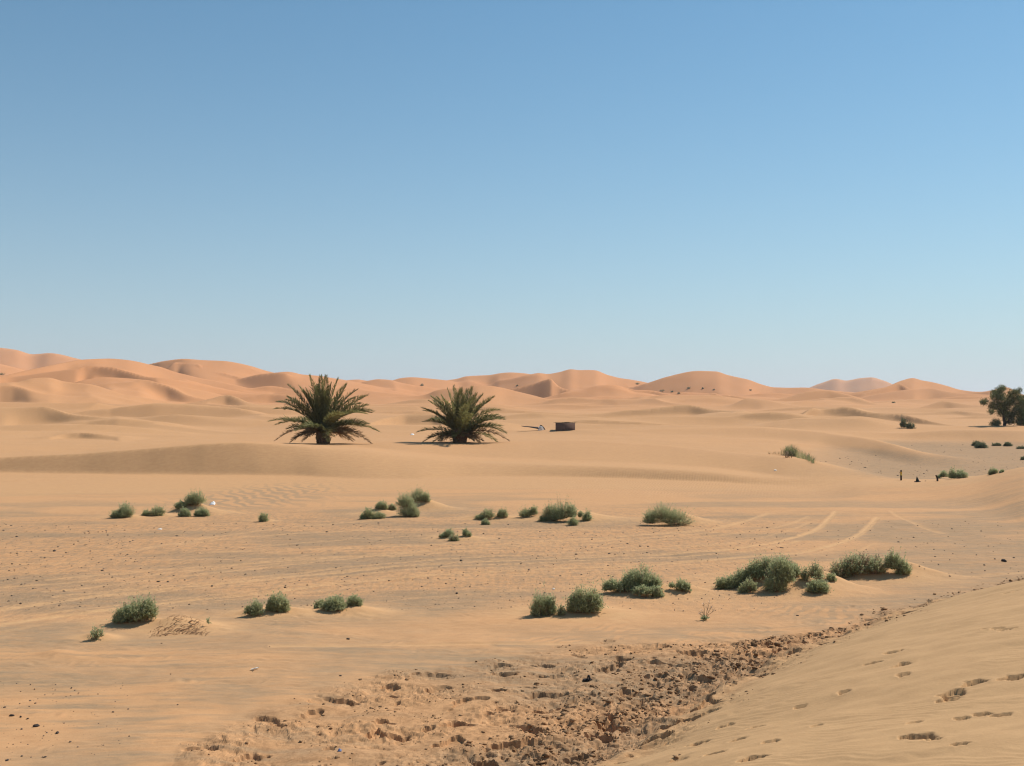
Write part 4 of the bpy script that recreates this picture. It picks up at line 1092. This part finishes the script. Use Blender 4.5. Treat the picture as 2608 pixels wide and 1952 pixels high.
# ------------------------------------------------------------------ grass
def grass(label):
    r = np.random.default_rng(77)
    p = cast(2012, 1166, detail=False); px = math.hypot(p[0], p[1]) / F
    root = empty('grass_tussock', p, label, 'grass tussock')
    g = Geo(); b = Geo()
    gu = np.array([1958, 1985, 2004, 2012, 2030, 2050, 2066, 2078]); gc = np.array([cast(q, w_, detail=False) for q, w_ in zip(gu, [1157, 1158, 1160, 1161, 1164, 1170, 1177, 1184])])
    gpt = Patch(gc[:, 0].mean(), gc[:, 1].mean(), 4.5, 60, False)
    for i in range(760):
        q = r.random()
        uu = r.normal(2010, 9) if q < .42 else r.uniform(2012, 2074) if q < .92 else r.uniform(1955, 2000)
        hh = np.interp(uu, [1955, 1990, 2002, 2012, 2026, 2050, 2078], [13, 20, 36, 44, 33, 25, 12]); dry = np.interp(uu, [1955, 1995, 2005], [.9, .6, .07])
        c = np.array([np.interp(uu, gu, gc[:, m]) for m in range(3)]); n, h, sp = 1, hh, 9
        for i in range(n):
            a = r.uniform(0, 2 * math.pi); q = abs(r.normal()) * sp * .35 * px
            P0 = np.array([c[0] + math.cos(a) * q, c[1] + math.sin(a) * q * .7, 0]); P0[2] = float(gpt(P0[0], P0[1])) - .03
            L = h * px * r.uniform(.55, 1.05); out = np.array([math.cos(a), math.sin(a), 0]) * L * r.uniform(.1, .75) + np.array([.18 * L, 0, 0])
            P = [P0, P0 + out * .25 + [0, 0, L * .55], P0 + out * .62 + [0, 0, L * .88], P0 + out + [0, 0, L * .97]]
            P = np.array(P) - p
            W = np.array([.022, .02, .014, .003]) * 1.0
            s = unit(np.cross(out + [1e-3, 0, 0], [0, 0, 1]))
            V = np.concatenate([np.stack([P[k] - s * W[k] * .5, P[k] + s * W[k] * .5]) for k in range(4)])
            g.add(V, [[0, 1, 3, 2], [2, 3, 5, 4], [4, 5, 7, 6]], r.uniform(0, 1), 1.0 if r.random() < dry else 0.0)
    for i in range(14):
        c = cast(2008 + r.uniform(-8, 8), 1166 + r.uniform(-1, 1), detail=False) - p
        b.tube([c - [0, 0, .05], c + [r.uniform(-.05, .12), 0, .2], c + [r.uniform(-.1, .25), 0, .45]], [.018, .014, .008], 4)
    g.build('blades', M_GRASS, root)
    b.build('stems', M_TWIG, root)


grass('tall green grass tussock trailing down the crest of the right dune')


def stubble():
    r = np.random.default_rng(78)
    p = cast(450, 1604, detail=False); px = math.hypot(p[0], p[1]) / F
    g = Geo(); gp = Patch(p[0], p[1], 1.6, 60)
    for i in range(300):
        uu = r.uniform(378, 524); k = (uu - 378) / 146
        vv = 1612 - 6 * math.sin(k * math.pi) - r.uniform(0, 1) ** 1.3 * 30 * math.sin(max(.08, k) * math.pi * .93) ** .6
        x, y = flat_pt(uu, vv, .12)
        z0 = float(gp(x, y))
        L = r.uniform(.02, .075); q = np.array([r.normal() * .02 + .03, r.normal() * .02, L])
        c = np.array([x, y, z0 - .02]) - p
        g.tube([c, c + q * .6, c + q + [r.normal() * .015, 0, 0]], [.0036, .003, .0015], 4)
    # a few bent dead stalks
    for i in range(40):
        uu = r.uniform(395, 500); vv = r.uniform(1588, 1608)
        x, y = flat_pt(uu, vv, .12); z0 = float(gp(x, y))
        c = np.array([x, y, z0 - .01]) - p; a = r.uniform(-.5, .9)
        e = np.array([math.cos(a) * .16, math.sin(a) * .1, .035])
        g.tube([c, c + e * .5 + [0, 0, .03], c + e], [.006, .005, .003], 4)
    o = g.build('dry_grass_clump', M_DRY, loc=p)
    tag(o, 'mound of dead reddish grass stubble beside the big left shrub', 'dry grass')


stubble()


def herb():
    r = np.random.default_rng(79)
    p = cast(1796, 1580, detail=False); px = math.hypot(p[0], p[1]) / F
    root = empty('flowering_herb', p, 'lone spindly herb with bare twigs and a few green leaves at its base', 'plant')
    s = Geo(); l = Geo(); fl = Geo()
    for (du, dv) in [(-8, 24), (12, 46), (-3, 40), (20, 24), (16, 34), (-14, 16)]:
        T = np.array([du * px, r.uniform(-.05, .05), dv * px])
        P = [np.zeros(3), T * .45 + [0, 0, .03], T * .8, T]
        s.tube(P, [.006, .0045, .0035, .0025], 4)
        for k in range(3):
            q = T * r.uniform(.5, .95); s.tube([q, q + [r.normal() * .03, 0, .04], q + [r.normal() * .05, 0, .07]], [.003, .0025, .002], 4)
        n = 5
        fl.leaves(np.repeat(T[None], n, 0) + r.normal(size=(n, 3)) * .01, r.normal(size=(n, 3)) + [0, 0, .5], r.normal(size=(n, 3)), .022, .014, r.uniform(.3, .9, n))
    n = 26
    l.leaves(r.normal(size=(n, 3)) * [.02, .02, .01] + [0, 0, .03], r.normal(size=(n, 3)) * [1, 1, .4] + [0, 0, .7], r.normal(size=(n, 3)), r.uniform(.06, .12, n), .04, r.uniform(0, .6, n))
    s.build('stems', M_TWIG, root); l.build('leaves', M_SHRUB, root); fl.build('flowers', M_BONE, root)


herb()


# ------------------------------------------------------------------ mud hut, tent, posts
def hut():
    b = cast(1440, 1097, 150, detail=False); d = b[1]; px = d / F
    root = empty('mud_hut', b, 'small dark brown windowless mud hut half hidden behind the sand', 'hut', rz=-.03)
    W, D, H = 49 * px, 3.4, 20 * px
    t = .3
    g = Geo(); r = np.random.default_rng(5)
    g.box((0, 0, H * .5 - .6), (W, t, H + 1.2))
    g.box((-W / 2 + t / 2, D / 2 + t / 2 + .004, H * .5 - .61), (t, D, H + 1.17))
    g.box((W / 2 - t / 2, D / 2 + t / 2 + .016, H * .5 - .63), (t, D, H + 1.1))
    g.box((0, D + t + .02, H * .5 - .62), (W, t, H + 1.1))
    g.build('wall', M_MUD, root)
    # shallow mud roof below the parapet and a fringe of straw over the edge
    g = Geo(); g.box((0, D / 2 + t / 2 + .01, H - .22), (W - 2 * t - .02, D - .02, .14)); g.build('roof', M_MUD, root)
    g = Geo()
    for i in range(120):
        q = r.uniform(-.5, .5); hgt = .05 + .10 * max(0, math.sin(q * 9 + 1)) * r.uniform(.3, 1)
        c = np.array([q * W, r.uniform(-.1, .12), H - .03])
        g.tube([c, c + [r.normal() * .1, r.normal() * .05, hgt * .8], c + [r.normal() * .2, r.normal() * .08, hgt]], [.03, .025, .012], 4)
    g.build('straw_fringe', M_STRAW, root)


hut()


def tent():
    b = cast(1378, 1096, 150, detail=False); d = b[1]; px = d / F
    root = empty('tent', b, 'collapsed white dome tent with a dark flap stretched out to its left', 'tent')
    # dome: half ellipsoid of canvas with a sag
    g = Geo(); na, ne = 20, 8
    V = []
    for j in range(ne + 1):
        e = j / ne * math.pi / 2
        for i in range(na):
            a = i / na * 2 * math.pi
            rr = 1 + .06 * math.sin(4 * a + j)
            V.append([math.cos(a) * math.cos(e) * 7.6 * px * rr, .9 * math.sin(a) * math.cos(e) * rr, math.sin(e) * 12 * px - .25 * (j == 0)])
    idx = np.arange((ne + 1) * na).reshape(ne + 1, na); nx = np.roll(idx, -1, 1)
    g.add(V, np.stack([idx[:-1], nx[:-1], nx[1:], idx[1:]], -1).reshape(-1, 4))
    g.build('canvas', leafmat('tent_canvas', (.84, .82, .78), (.88, .86, .83), .55), root, smooth=True)
    g = Geo(); a = np.linspace(0, 1, 14)
    arc = np.stack([(-3 + 13.5 * a) * px, 0 * a - .5 + a * .25, (12.9 * np.cos(a * math.pi / 2) ** .8 - .5) * px], 1)
    g.tube(arc, .07, 6)
    arc = np.stack([np.cos(a * math.pi) * 7.4 * px, 0 * a - .93, (4 + 2 * np.sin(a * math.pi)) * px], 1)
    g.tube(arc, .045, 6)
    g.build('pole', M_BLACK, root)
    g = Geo()
    top = [(-50, 11.3), (-42, 10.2), (-34, 10.0), (-26, 9.4), (-17, 8.6), (-7, 8.0)]
    bot = [(-50, 10.6), (-42, 8.8), (-34, 8.4), (-26, 7.0), (-17, 5.4), (-7, 3.2)]
    V = []
    for (q0, q1) in zip(top, bot):
        V += [[q0[0] * px, .5, q0[1] * px], [q0[0] * px, -.35, q1[1] * px], [q0[0] * px, -.3, (q1[1] - .6) * px], [q0[0] * px, .5, (q0[1] - .6) * px]]
    Fq = []
    for k in range(len(top) - 1):
        for m in range(4):
            Fq.append([k * 4 + m, k * 4 + (m + 1) % 4, (k + 1) * 4 + (m + 1) % 4, (k + 1) * 4 + m])
    Fq += [[0, 3, 2, 1], [20, 21, 22, 23]]
    g.add(V, Fq); g.build('flap', M_BLACK, root)


tent()


def post(u, vb, vt, w, label, kind):
    p = cast(u, vb, detail=False); px = math.hypot(p[0], p[1]) / F
    H = (vb - vt) * px; W = w * px
    if kind == 'marker':
        root = empty('marker_post', p, label, 'post')
        g = Geo(); g.tube([[0, 0, -.2], [0, 0, H * .5]], [W * .5, W * .48], 6); g.build('shaft', M_WOOD, root)
        g = Geo(); g.tube([[0, 0, H * .5], [.004, 0, H * .86]], [W * .52, W * .5], 6); g.build('yellow_band', M_YELLOW, root)
        g = Geo(); g.tube([[.004, 0, H * .86], [.006, 0, H], [.006, 0, H + .02]], [W * .5, W * .47, W * .2], 6); g.build('cap', M_WOOD, root)
    elif kind == 'cone':
        root = empty('cone_marker', p, label, 'cone')
        g = Geo(); g.tube([[0, 0, .03], [-.02, 0, H * .55], [-.035, 0, H]], [W * .48, W * .27, W * .05], 10); g.build('body', M_GREENMETAL, root, True)
        g = Geo(); g.box((0, 0, .0), (W * 1.15, W * 1.1, .07), .2); g.build('base', M_BLACK, root)
    else:
        root = empty('wooden_stump', p, label, 'stump')
        g = Geo(); g.tube([[0, 0, -.2], [-.01, 0, H * .5], [-.06, .02, H]], [W * .5, W * .46, W * .42], 8); g.build('shaft', M_WOOD, root)
        g = Geo(); g.box((-.062, .02, H + .01), (W * .7, W * .6, .03), .4); g.build('top', M_BARK, root)


post(2295, 1224, 1200, 4.2, 'thin upright marker post with a yellow band on the gravel flat', 'marker')
post(2337, 1228, 1215, 9.5, 'dark green cone between the yellow banded post and the stump', 'cone')
post(2388, 1226, 1213, 5, 'short leaning dark stump beside the arched shrub', 'stump')


# ------------------------------------------------------------------ stones and litter
def stone_mesh(seed, n=12):
    r = np.random.default_rng(seed)
    V = []
    for j in range(7):
        e = -math.pi / 2 + math.pi * j / 6
        for i in range(n):
            a = 2 * math.pi * i / n
            k = 1 + .22 * math.sin(2 * a + seed) * math.cos(e) + .14 * math.sin(5 * a + seed * 3 + 2 * e) + r.normal() * .07
            V.append([math.cos(a) * math.cos(e) * k, math.sin(a) * math.cos(e) * k * .75, math.sin(e) * k * .55])
    idx = np.arange(7 * n).reshape(7, n); nx = np.roll(idx, -1, 1)
    me = mesh_obj('stone', V, np.stack([idx[:-1], nx[:-1], nx[1:], idx[1:]], -1).reshape(-1, 4), M_STONE, smooth=True)
    return me


stone_protos = [stone_mesh(i) for i in range(4)]
stone_used = [False] * 4


def stone(u, v, w, label, group, k):
    w = w * .8
    p = cast(u, v); px = math.hypot(p[0], p[1]) / F
    o = stone_protos[k % 4]
    if stone_used[k % 4]:
        o = o.copy(); COL.objects.link(o)
    stone_used[k % 4] = True
    s = w * px * .5
    o.location = (p[0], p[1], p[2] + s * .18); o.scale = (s, s, s); o.rotation_euler = (0, 0, k * 1.7)
    tag(o, label, 'stone', group)


c7 = lambda L: [(x * .5877, 1550 + y * .5877, w) for x, y, w in L]
c4 = lambda L: [(x * .4069, 1200 + y * .4069, w) for x, y, w in L]
c5 = lambda L: [(800 + x * .4069, 1200 + y * .4069, w) for x, y, w in L]
c6 = lambda L: [(1500 + x * .5009, 1250 + y * .5009, w) for x, y, w in L]
stone(92, 1851, 17, 'largest flat dark stone in the bottom left corner', 'stones in the bottom left corner', 0)
stone(146, 1868, 14, 'peaked dark stone right of the largest flat one, bottom left', 'stones in the bottom left corner', 1)
stone(30, 1824, 13, 'long flat dark stone above the largest one near the left edge', 'stones in the bottom left corner', 2)
stone(18, 1938, 12, 'dark stone lowest in the bottom left corner', 'stones in the bottom left corner', 3)
k = 4
for (u, v, w_) in c7([(20, 430, 8), (90, 470, 8), (120, 478, 6), (560, 555, 7), (770, 418, 6), (490, 450, 7), (340, 368, 5), (425, 372, 5), (310, 345, 6), (700, 152, 5), (740, 285, 5), (1475, 293, 8), (1168, 167, 4), (230, 372, 4), (90, 360, 4), (195, 645, 8), (150, 350, 4)]):
    stone(u, v, w_, 'small dark pebble on the smooth wind-streaked sand in front', 'pebbles on the streaked sand in front', k); k += 1
for (u, v, w_) in c4([(430, 352, 5), (530, 390, 5), (560, 390, 5), (615, 383, 4), (665, 387, 4), (780, 372, 5), (105, 412, 8), (57, 625, 5), (90, 622, 6), (230, 688, 6), (685, 647, 6), (650, 727, 6), (1507, 563, 5), (820, 548, 5), (2085, 337, 4), (280, 545, 7), (75, 582, 5), (755, 520, 5), (1450, 610, 6), (1250, 590, 4), (640, 625, 8)]) \
        + c5([(1088, 707, 5), (825, 706, 6), (1060, 393, 5), (1518, 548, 4), (1940, 520, 5), (118, 338, 6), (800, 622, 4), (855, 634, 4), (1300, 577, 4), (1600, 710, 5), (1885, 415, 4), (1740, 420, 4), (150, 735, 4), (190, 692, 4), (1820, 640, 4)]) \
        + c6([(1060, 637, 8), (1970, 328, 6), (1760, 337, 5), (2010, 380, 7), (1850, 322, 4), (1680, 385, 6), (100, 322, 5), (1410, 300, 4)]):
    stone(u, v, w_, 'small dark pebble lying on the gravelly flat around the tyre tracks', 'pebbles on the flat around the tyre tracks', k); k += 1
stone(*c4([(340, 503, 13)])[0], 'flat dark stone on the left of the gravelly flat, bigger than the pebbles around it', None, 1)
stone(*c4([(990, 695, 9)])[0], 'left one of two dark stones side by side above the upper tyre track', None, 2)
stone(*c4([(1050, 695, 9)])[0], 'right one of two dark stones side by side above the upper tyre track', None, 3)
stone(*c4([(2045, 383, 7)])[0], 'blackest pebble on the flat between the left and the tall shrubs', None, 0)
stone(*c4([(2178, 1053, 10)])[0], 'dark stone lump on the smooth sand below the group of three shrubs', None, 2)
stone(*c5([(920, 563, 11)])[0], 'long dark stone above the tyre tracks in the middle', None, 1)
stone(*c5([(893, 767, 11)])[0], 'long dark stone below the tyre tracks in the middle', None, 3)
stone(*c5([(1415, 705, 5)])[0], 'black round pebble above the big round shrub', None, 0)
stone(*c5([(1640, 523, 8)])[0], 'dark flat stone right at the upper tyre track', None, 2)
stone(*c5([(1848, 518, 7)])[0], 'dark stone just above the upper tyre track, left of its bend', None, 0)
stone(*c6([(1383, 334, 7)])[0], 'black round stone behind the wide half-dead shrub', None, 0)
stone(*c6([(2110, 360, 17)])[0], 'big grey-brown stone on the far right of the open flat', None, 1)
stone(2357, 1226, 4, 'small black stone between the dark cone and the stump', None, 2)


def gravel():
    r = np.random.default_rng(50)
    g = Geo(); n = 0
    for (u0, u1, v0, v1, m) in [(-100, 2000, 1335, 1560, 3600), (2050, 2700, 1130, 1215, 900), (-50, 330, 1740, 1945, 260), (1900, 2608, 1330, 1480, 420)]:
        uu = r.uniform(u0, u1, m); vv = r.uniform(v0, v1, m)
        x, y = flat_pt(uu, vv)
        z = height(x, y)
        ok = np.abs(z) < .25
        x, y, z = x[ok], y[ok], z[ok]
        d = np.hypot(x, y)
        s = np.clip(r.gamma(1.7, .0085, len(x)), .005, .05) * np.clip(d / 28, .6, 2.4)
        for i in range(len(x)):
            a = r.uniform(0, 6.28); ca, sa = math.cos(a), math.sin(a)
            q = np.array([[-1, -.7, -.4], [1, -.6, -.4], [.9, .7, -.4], [-.8, .8, -.4], [-.6, -.4, .5], [.5, -.45, .55], [.55, .4, .45], [-.5, .5, .5]]) * s[i] * r.uniform(.8, 1.2, (8, 3)) * .6
            q = np.stack([q[:, 0] * ca - q[:, 1] * sa, q[:, 0] * sa + q[:, 1] * ca, q[:, 2]], 1) + [x[i], y[i], z[i] + s[i] * .1]
            g.add(q, [[3, 2, 1, 0], [4, 5, 6, 7], [0, 1, 5, 4], [1, 2, 6, 5], [2, 3, 7, 6], [3, 0, 4, 7]])
    tag(g.build('gravel', plain('gravel_grey', (.17, .12, .085), .9, .4, 15)), 'fine grey gravel strewn over the hard sand flats', 'gravel', kind='stuff')


gravel()


def clods():
    """chips and crumbs of broken sand crust over the trampled strip"""
    r = np.random.default_rng(51)
    m = 190000
    x = r.uniform(-6, 14, m); y = r.uniform(7.0, 28, m)
    ok = np.abs(np.arctan2(x, y)) < .5
    x, y = x[ok], y[ok]
    sd = near_base(x, y)[1]; ch = churn_mask(x, y, sd)
    band = np.exp(-(np.where(sd > -.6, (sd + .6) / .45, (sd + .6) / 1.05)) ** 2)
    pt = sstep(.0, .5, perlin(x / .7, y / .5, 120) + .5 * perlin(x / .22, y / .2, 121))
    pr = ch * np.clip(.46 * pt + .62 * band * (.35 + .65 * sstep(-.4, .2, perlin(x / .5, y / .4, 122))), 0, 1)
    ok = r.random(len(x)) < pr
    x, y, band = x[ok], y[ok], band[ok]; z = height(x, y)
    n = len(x)
    s = np.clip(r.gamma(1.5, .0062, n) * (.8 + .7 * band), .004, .06)
    base = np.array([[-1, -.7, -.5], [1, -.6, -.5], [.9, .7, -.5], [-.8, .8, -.5], [-.8, -.5, .5], [.8, -.5, .6], [.75, .6, .45], [-.7, .65, .5]])
    thick = r.uniform(.25, .9, n)
    q = base[None] * r.uniform(.65, 1.3, (n, 8, 3)); q[..., 2] *= thick[:, None]; q *= s[:, None, None]
    a = r.uniform(0, 6.28, n); t = r.normal(0, .45, n); ca, sa = np.cos(a)[:, None], np.sin(a)[:, None]; ct, st = np.cos(t)[:, None], np.sin(t)[:, None]
    q = np.stack([q[..., 0], q[..., 1] * ct - q[..., 2] * st, q[..., 1] * st + q[..., 2] * ct], -1)
    q = np.stack([q[..., 0] * ca - q[..., 1] * sa + x[:, None], q[..., 0] * sa + q[..., 1] * ca + y[:, None], q[..., 2] + (z + s * .2)[:, None]], -1)
    f = np.array([[3, 2, 1, 0], [4, 5, 6, 7], [0, 1, 5, 4], [1, 2, 6, 5], [2, 3, 7, 6], [3, 0, 4, 7]])
    g = Geo(); g.add(q.reshape(-1, 3), (f[None] + 8 * np.arange(n)[:, None, None]).reshape(-1, 4))
    tag(g.build('sand_clods', plain('broken_crust', (.31, .175, .085), .95, .5, 9)), 'crumbled chips and clods of broken sand crust in the trampled strip', 'sand clods', kind='stuff')


clods()


def litter(u, v, w, h, mat, name, label, cat, seed, tilt=.3):
    p = cast(u, v); px = math.hypot(p[0], p[1]) / F
    r = np.random.default_rng(seed); g = Geo()
    n = 6; a = np.linspace(-.5, .5, n)
    V = []
    for i in range(n):
        for j in range(n):
            V.append([a[i] * w * px, a[j] * w * px * .7, h * px * (.25 + .6 * (1 - 3 * a[i] ** 2) * r.uniform(.4, 1)) * (.5 + tilt + a[j])])
    V = np.array(V); B = V - [0, 0, .012]
    V = np.vstack([V, B]); m = n * n
    Fq = []
    for i in range(n - 1):
        for j in range(n - 1):
            q = [i * n + j, (i + 1) * n + j, (i + 1) * n + j + 1, i * n + j + 1]
            Fq.append(q); Fq.append([t + m for t in q[::-1]])
    ring = [i * n for i in range(n)] + [(n - 1) * n + j for j in range(1, n)] + [i * n + n - 1 for i in range(n - 2, -1, -1)] + [j for j in range(n - 2, 0, -1)]
    for q in range(len(ring)):
        x0, x1 = ring[q], ring[(q + 1) % len(ring)]
        Fq.append([x1, x0, x0 + m, x1 + m])
    g.add(V, Fq)
    o = g.build(name, mat, loc=p)
    tag(o, label, cat)


litter(541, 1287, 13, 9, M_WHITE, 'plastic_bag', 'crumpled white plastic scrap beside the hummock shrub', 'plastic bag', 1)
litter(407, 1349, 10, 3, M_BONE, 'plastic_scrap', 'pale scrap lying on the flat below the low flat shrub', 'litter', 2)
litter(1050, 1109, 9, 5, M_WHITE, 'plastic_scrap', 'white scrap on the sand between the two palms', 'litter', 3)
litter(865, 1914, 9, 7, M_BLUE, 'plastic_scrap', 'bluish scrap in a hollow of the trampled sand, bottom middle', 'litter', 4)
litter(1410, 1501, 6, 3, M_BONE, 'plastic_scrap', 'tiny pale scrap on the sand above the big round shrub', 'litter', 5)
litter(1975, 1199, 7, 3, M_BONE, 'plastic_scrap', 'tiny white scrap on the right dune below the grass tussock', 'litter', 6)


def stick():
    p = cast(648, 1708); px = math.hypot(p[0], p[1]) / F
    g = Geo()
    g.tube([[-9 * px, 0, .012], [-2 * px, .01, .022], [6 * px, .05, .03], [9 * px, .06, .03]], [.010, .013, .011, .005], 6)
    g.tube([[0, .015, .022], [3 * px, -.03, .05]], [.007, .003], 6)
    o = g.build('stick', M_BONE, loc=p); tag(o, 'bleached white stick on the smooth sand left of the trampled area', 'stick')
    p = cast(1496, 1734); px = math.hypot(p[0], p[1]) / F
    root = empty('sandal', p, 'black lost sandal lying in the trampled sand', 'sandal', rz=.25)
    g = Geo(); g.tube([[-11 * px, 0, .02], [-5 * px, 0, .025], [2 * px, 0, .022], [8 * px, 0, .024], [11 * px, 0, .02]], [.03, .045, .038, .05, .03], 6)
    o = g.build('sole', M_BLACK, root); o.scale = (1, 1, .5)
    g = Geo(); a = np.linspace(0, math.pi, 8)
    g.tube(np.stack([0 * a + 4 * px, np.cos(a) * .05, .02 + np.sin(a) * .055], 1), .012, 6); g.build('strap', M_BLACK, root)


stick()
hb = Geo(); hb.box((0, 3900, 75), (9000, 9000, 190))
hm = bpy.data.materials.new('dusty_air'); hm.use_nodes = True; hm.node_tree.nodes.clear()
pv = hm.node_tree.nodes.new('ShaderNodeVolumePrincipled'); pv.inputs['Density'].default_value = .00010; pv.inputs['Color'].default_value = (.95, .96, 1, 1); pv.inputs['Anisotropy'].default_value = .3
ho_ = hm.node_tree.nodes.new('ShaderNodeOutputMaterial'); hm.node_tree.links.new(pv.outputs[0], ho_.inputs[1])
tag(hb.build('haze', hm), 'thin dusty air over the dunes', 'haze', kind='stuff')
# END OBJECTS

# ------------------------------------------------------------------ camera, sky, sun
cam = bpy.data.cameras.new('camera')
cam.sensor_width = 36; cam.lens = 36 * F / 2608; cam.clip_end = 20000; cam.clip_start = .1
co = bpy.data.objects.new('camera', cam); COL.objects.link(co)
co.location = (0, 0, EYE); co.rotation_euler = (math.pi / 2 + PITCH, 0, 0)
scene.camera = co

SUN_EL, SUN_AZ = math.radians(47), math.radians(52)      # azimuth clockwise from the view direction
w = bpy.data.worlds.new('World'); scene.world = w; w.use_nodes = True
nt = w.node_tree; nt.nodes.clear()
sky = nt.nodes.new('ShaderNodeTexSky'); sky.sky_type = 'NISHITA'; sky.sun_disc = False
sky.sun_elevation = SUN_EL; sky.sun_rotation = SUN_AZ
sky.altitude = 1500; sky.air_density = 1.4; sky.dust_density = .3; sky.ozone_density = 2.0
bg = nt.nodes.new('ShaderNodeBackground'); bg.inputs[1].default_value = .092
wo = nt.nodes.new('ShaderNodeOutputWorld')
wb = nt.nodes.new('ShaderNodeMix'); wb.data_type = 'RGBA'; wb.blend_type = 'MULTIPLY'      # white balance of the camera
wb.inputs[0].default_value = 1; wb.inputs[7].default_value = (.57, .925, .99, 1)
nt.links.new(sky.outputs[0], wb.inputs[6])
tc_ = nt.nodes.new('ShaderNodeTexCoord'); sp_ = nt.nodes.new('ShaderNodeSeparateXYZ'); nt.links.new(tc_.outputs['Generated'], sp_.inputs[0])


def wm(op, a, b=None):
    m = nt.nodes.new('ShaderNodeMath'); m.operation = op; m.use_clamp = False
    for i, q in enumerate((a, b)):
        if isinstance(q, bpy.types.NodeSocket): nt.links.new(q, m.inputs[i])
        elif q is not None: m.inputs[i].default_value = q
    return m.outputs[0]


dust = wm('MULTIPLY', wm('EXPONENT', wm('MULTIPLY', wm('MAXIMUM', sp_.outputs[2], 0.0), -1 / .135)), .9)     # pale dust low in the air
hz = nt.nodes.new('ShaderNodeMix'); hz.data_type = 'RGBA'; hz.inputs[7].default_value = (6.35, 6.4, 7.6, 1)
nt.links.new(dust, hz.inputs[0]); nt.links.new(wb.outputs[2], hz.inputs[6]); nt.links.new(hz.outputs[2], bg.inputs[0]); nt.links.new(bg.outputs[0], wo.inputs[0])
sl = bpy.data.lights.new('sun', 'SUN'); sl.energy = 4.75; sl.angle = math.radians(.53); sl.color = (1, .95, .87)
so = bpy.data.objects.new('sun', sl); COL.objects.link(so)
dirv = (math.sin(SUN_AZ) * math.cos(SUN_EL), math.cos(SUN_AZ) * math.cos(SUN_EL), math.sin(SUN_EL))
from mathutils import Vector
so.rotation_euler = Vector(dirv).to_track_quat('Z', 'Y').to_euler()
so.location = (40, 30, 60)

vs = scene.view_settings
scene.cycles.use_denoising = True
scene.cycles.filter_width = 1.2
scene.display_settings.display_device = 'sRGB'
vs.view_transform = 'Standard'; vs.look = 'None'; vs.exposure = .06; vs.gamma = 1; vs.use_curve_mapping = False
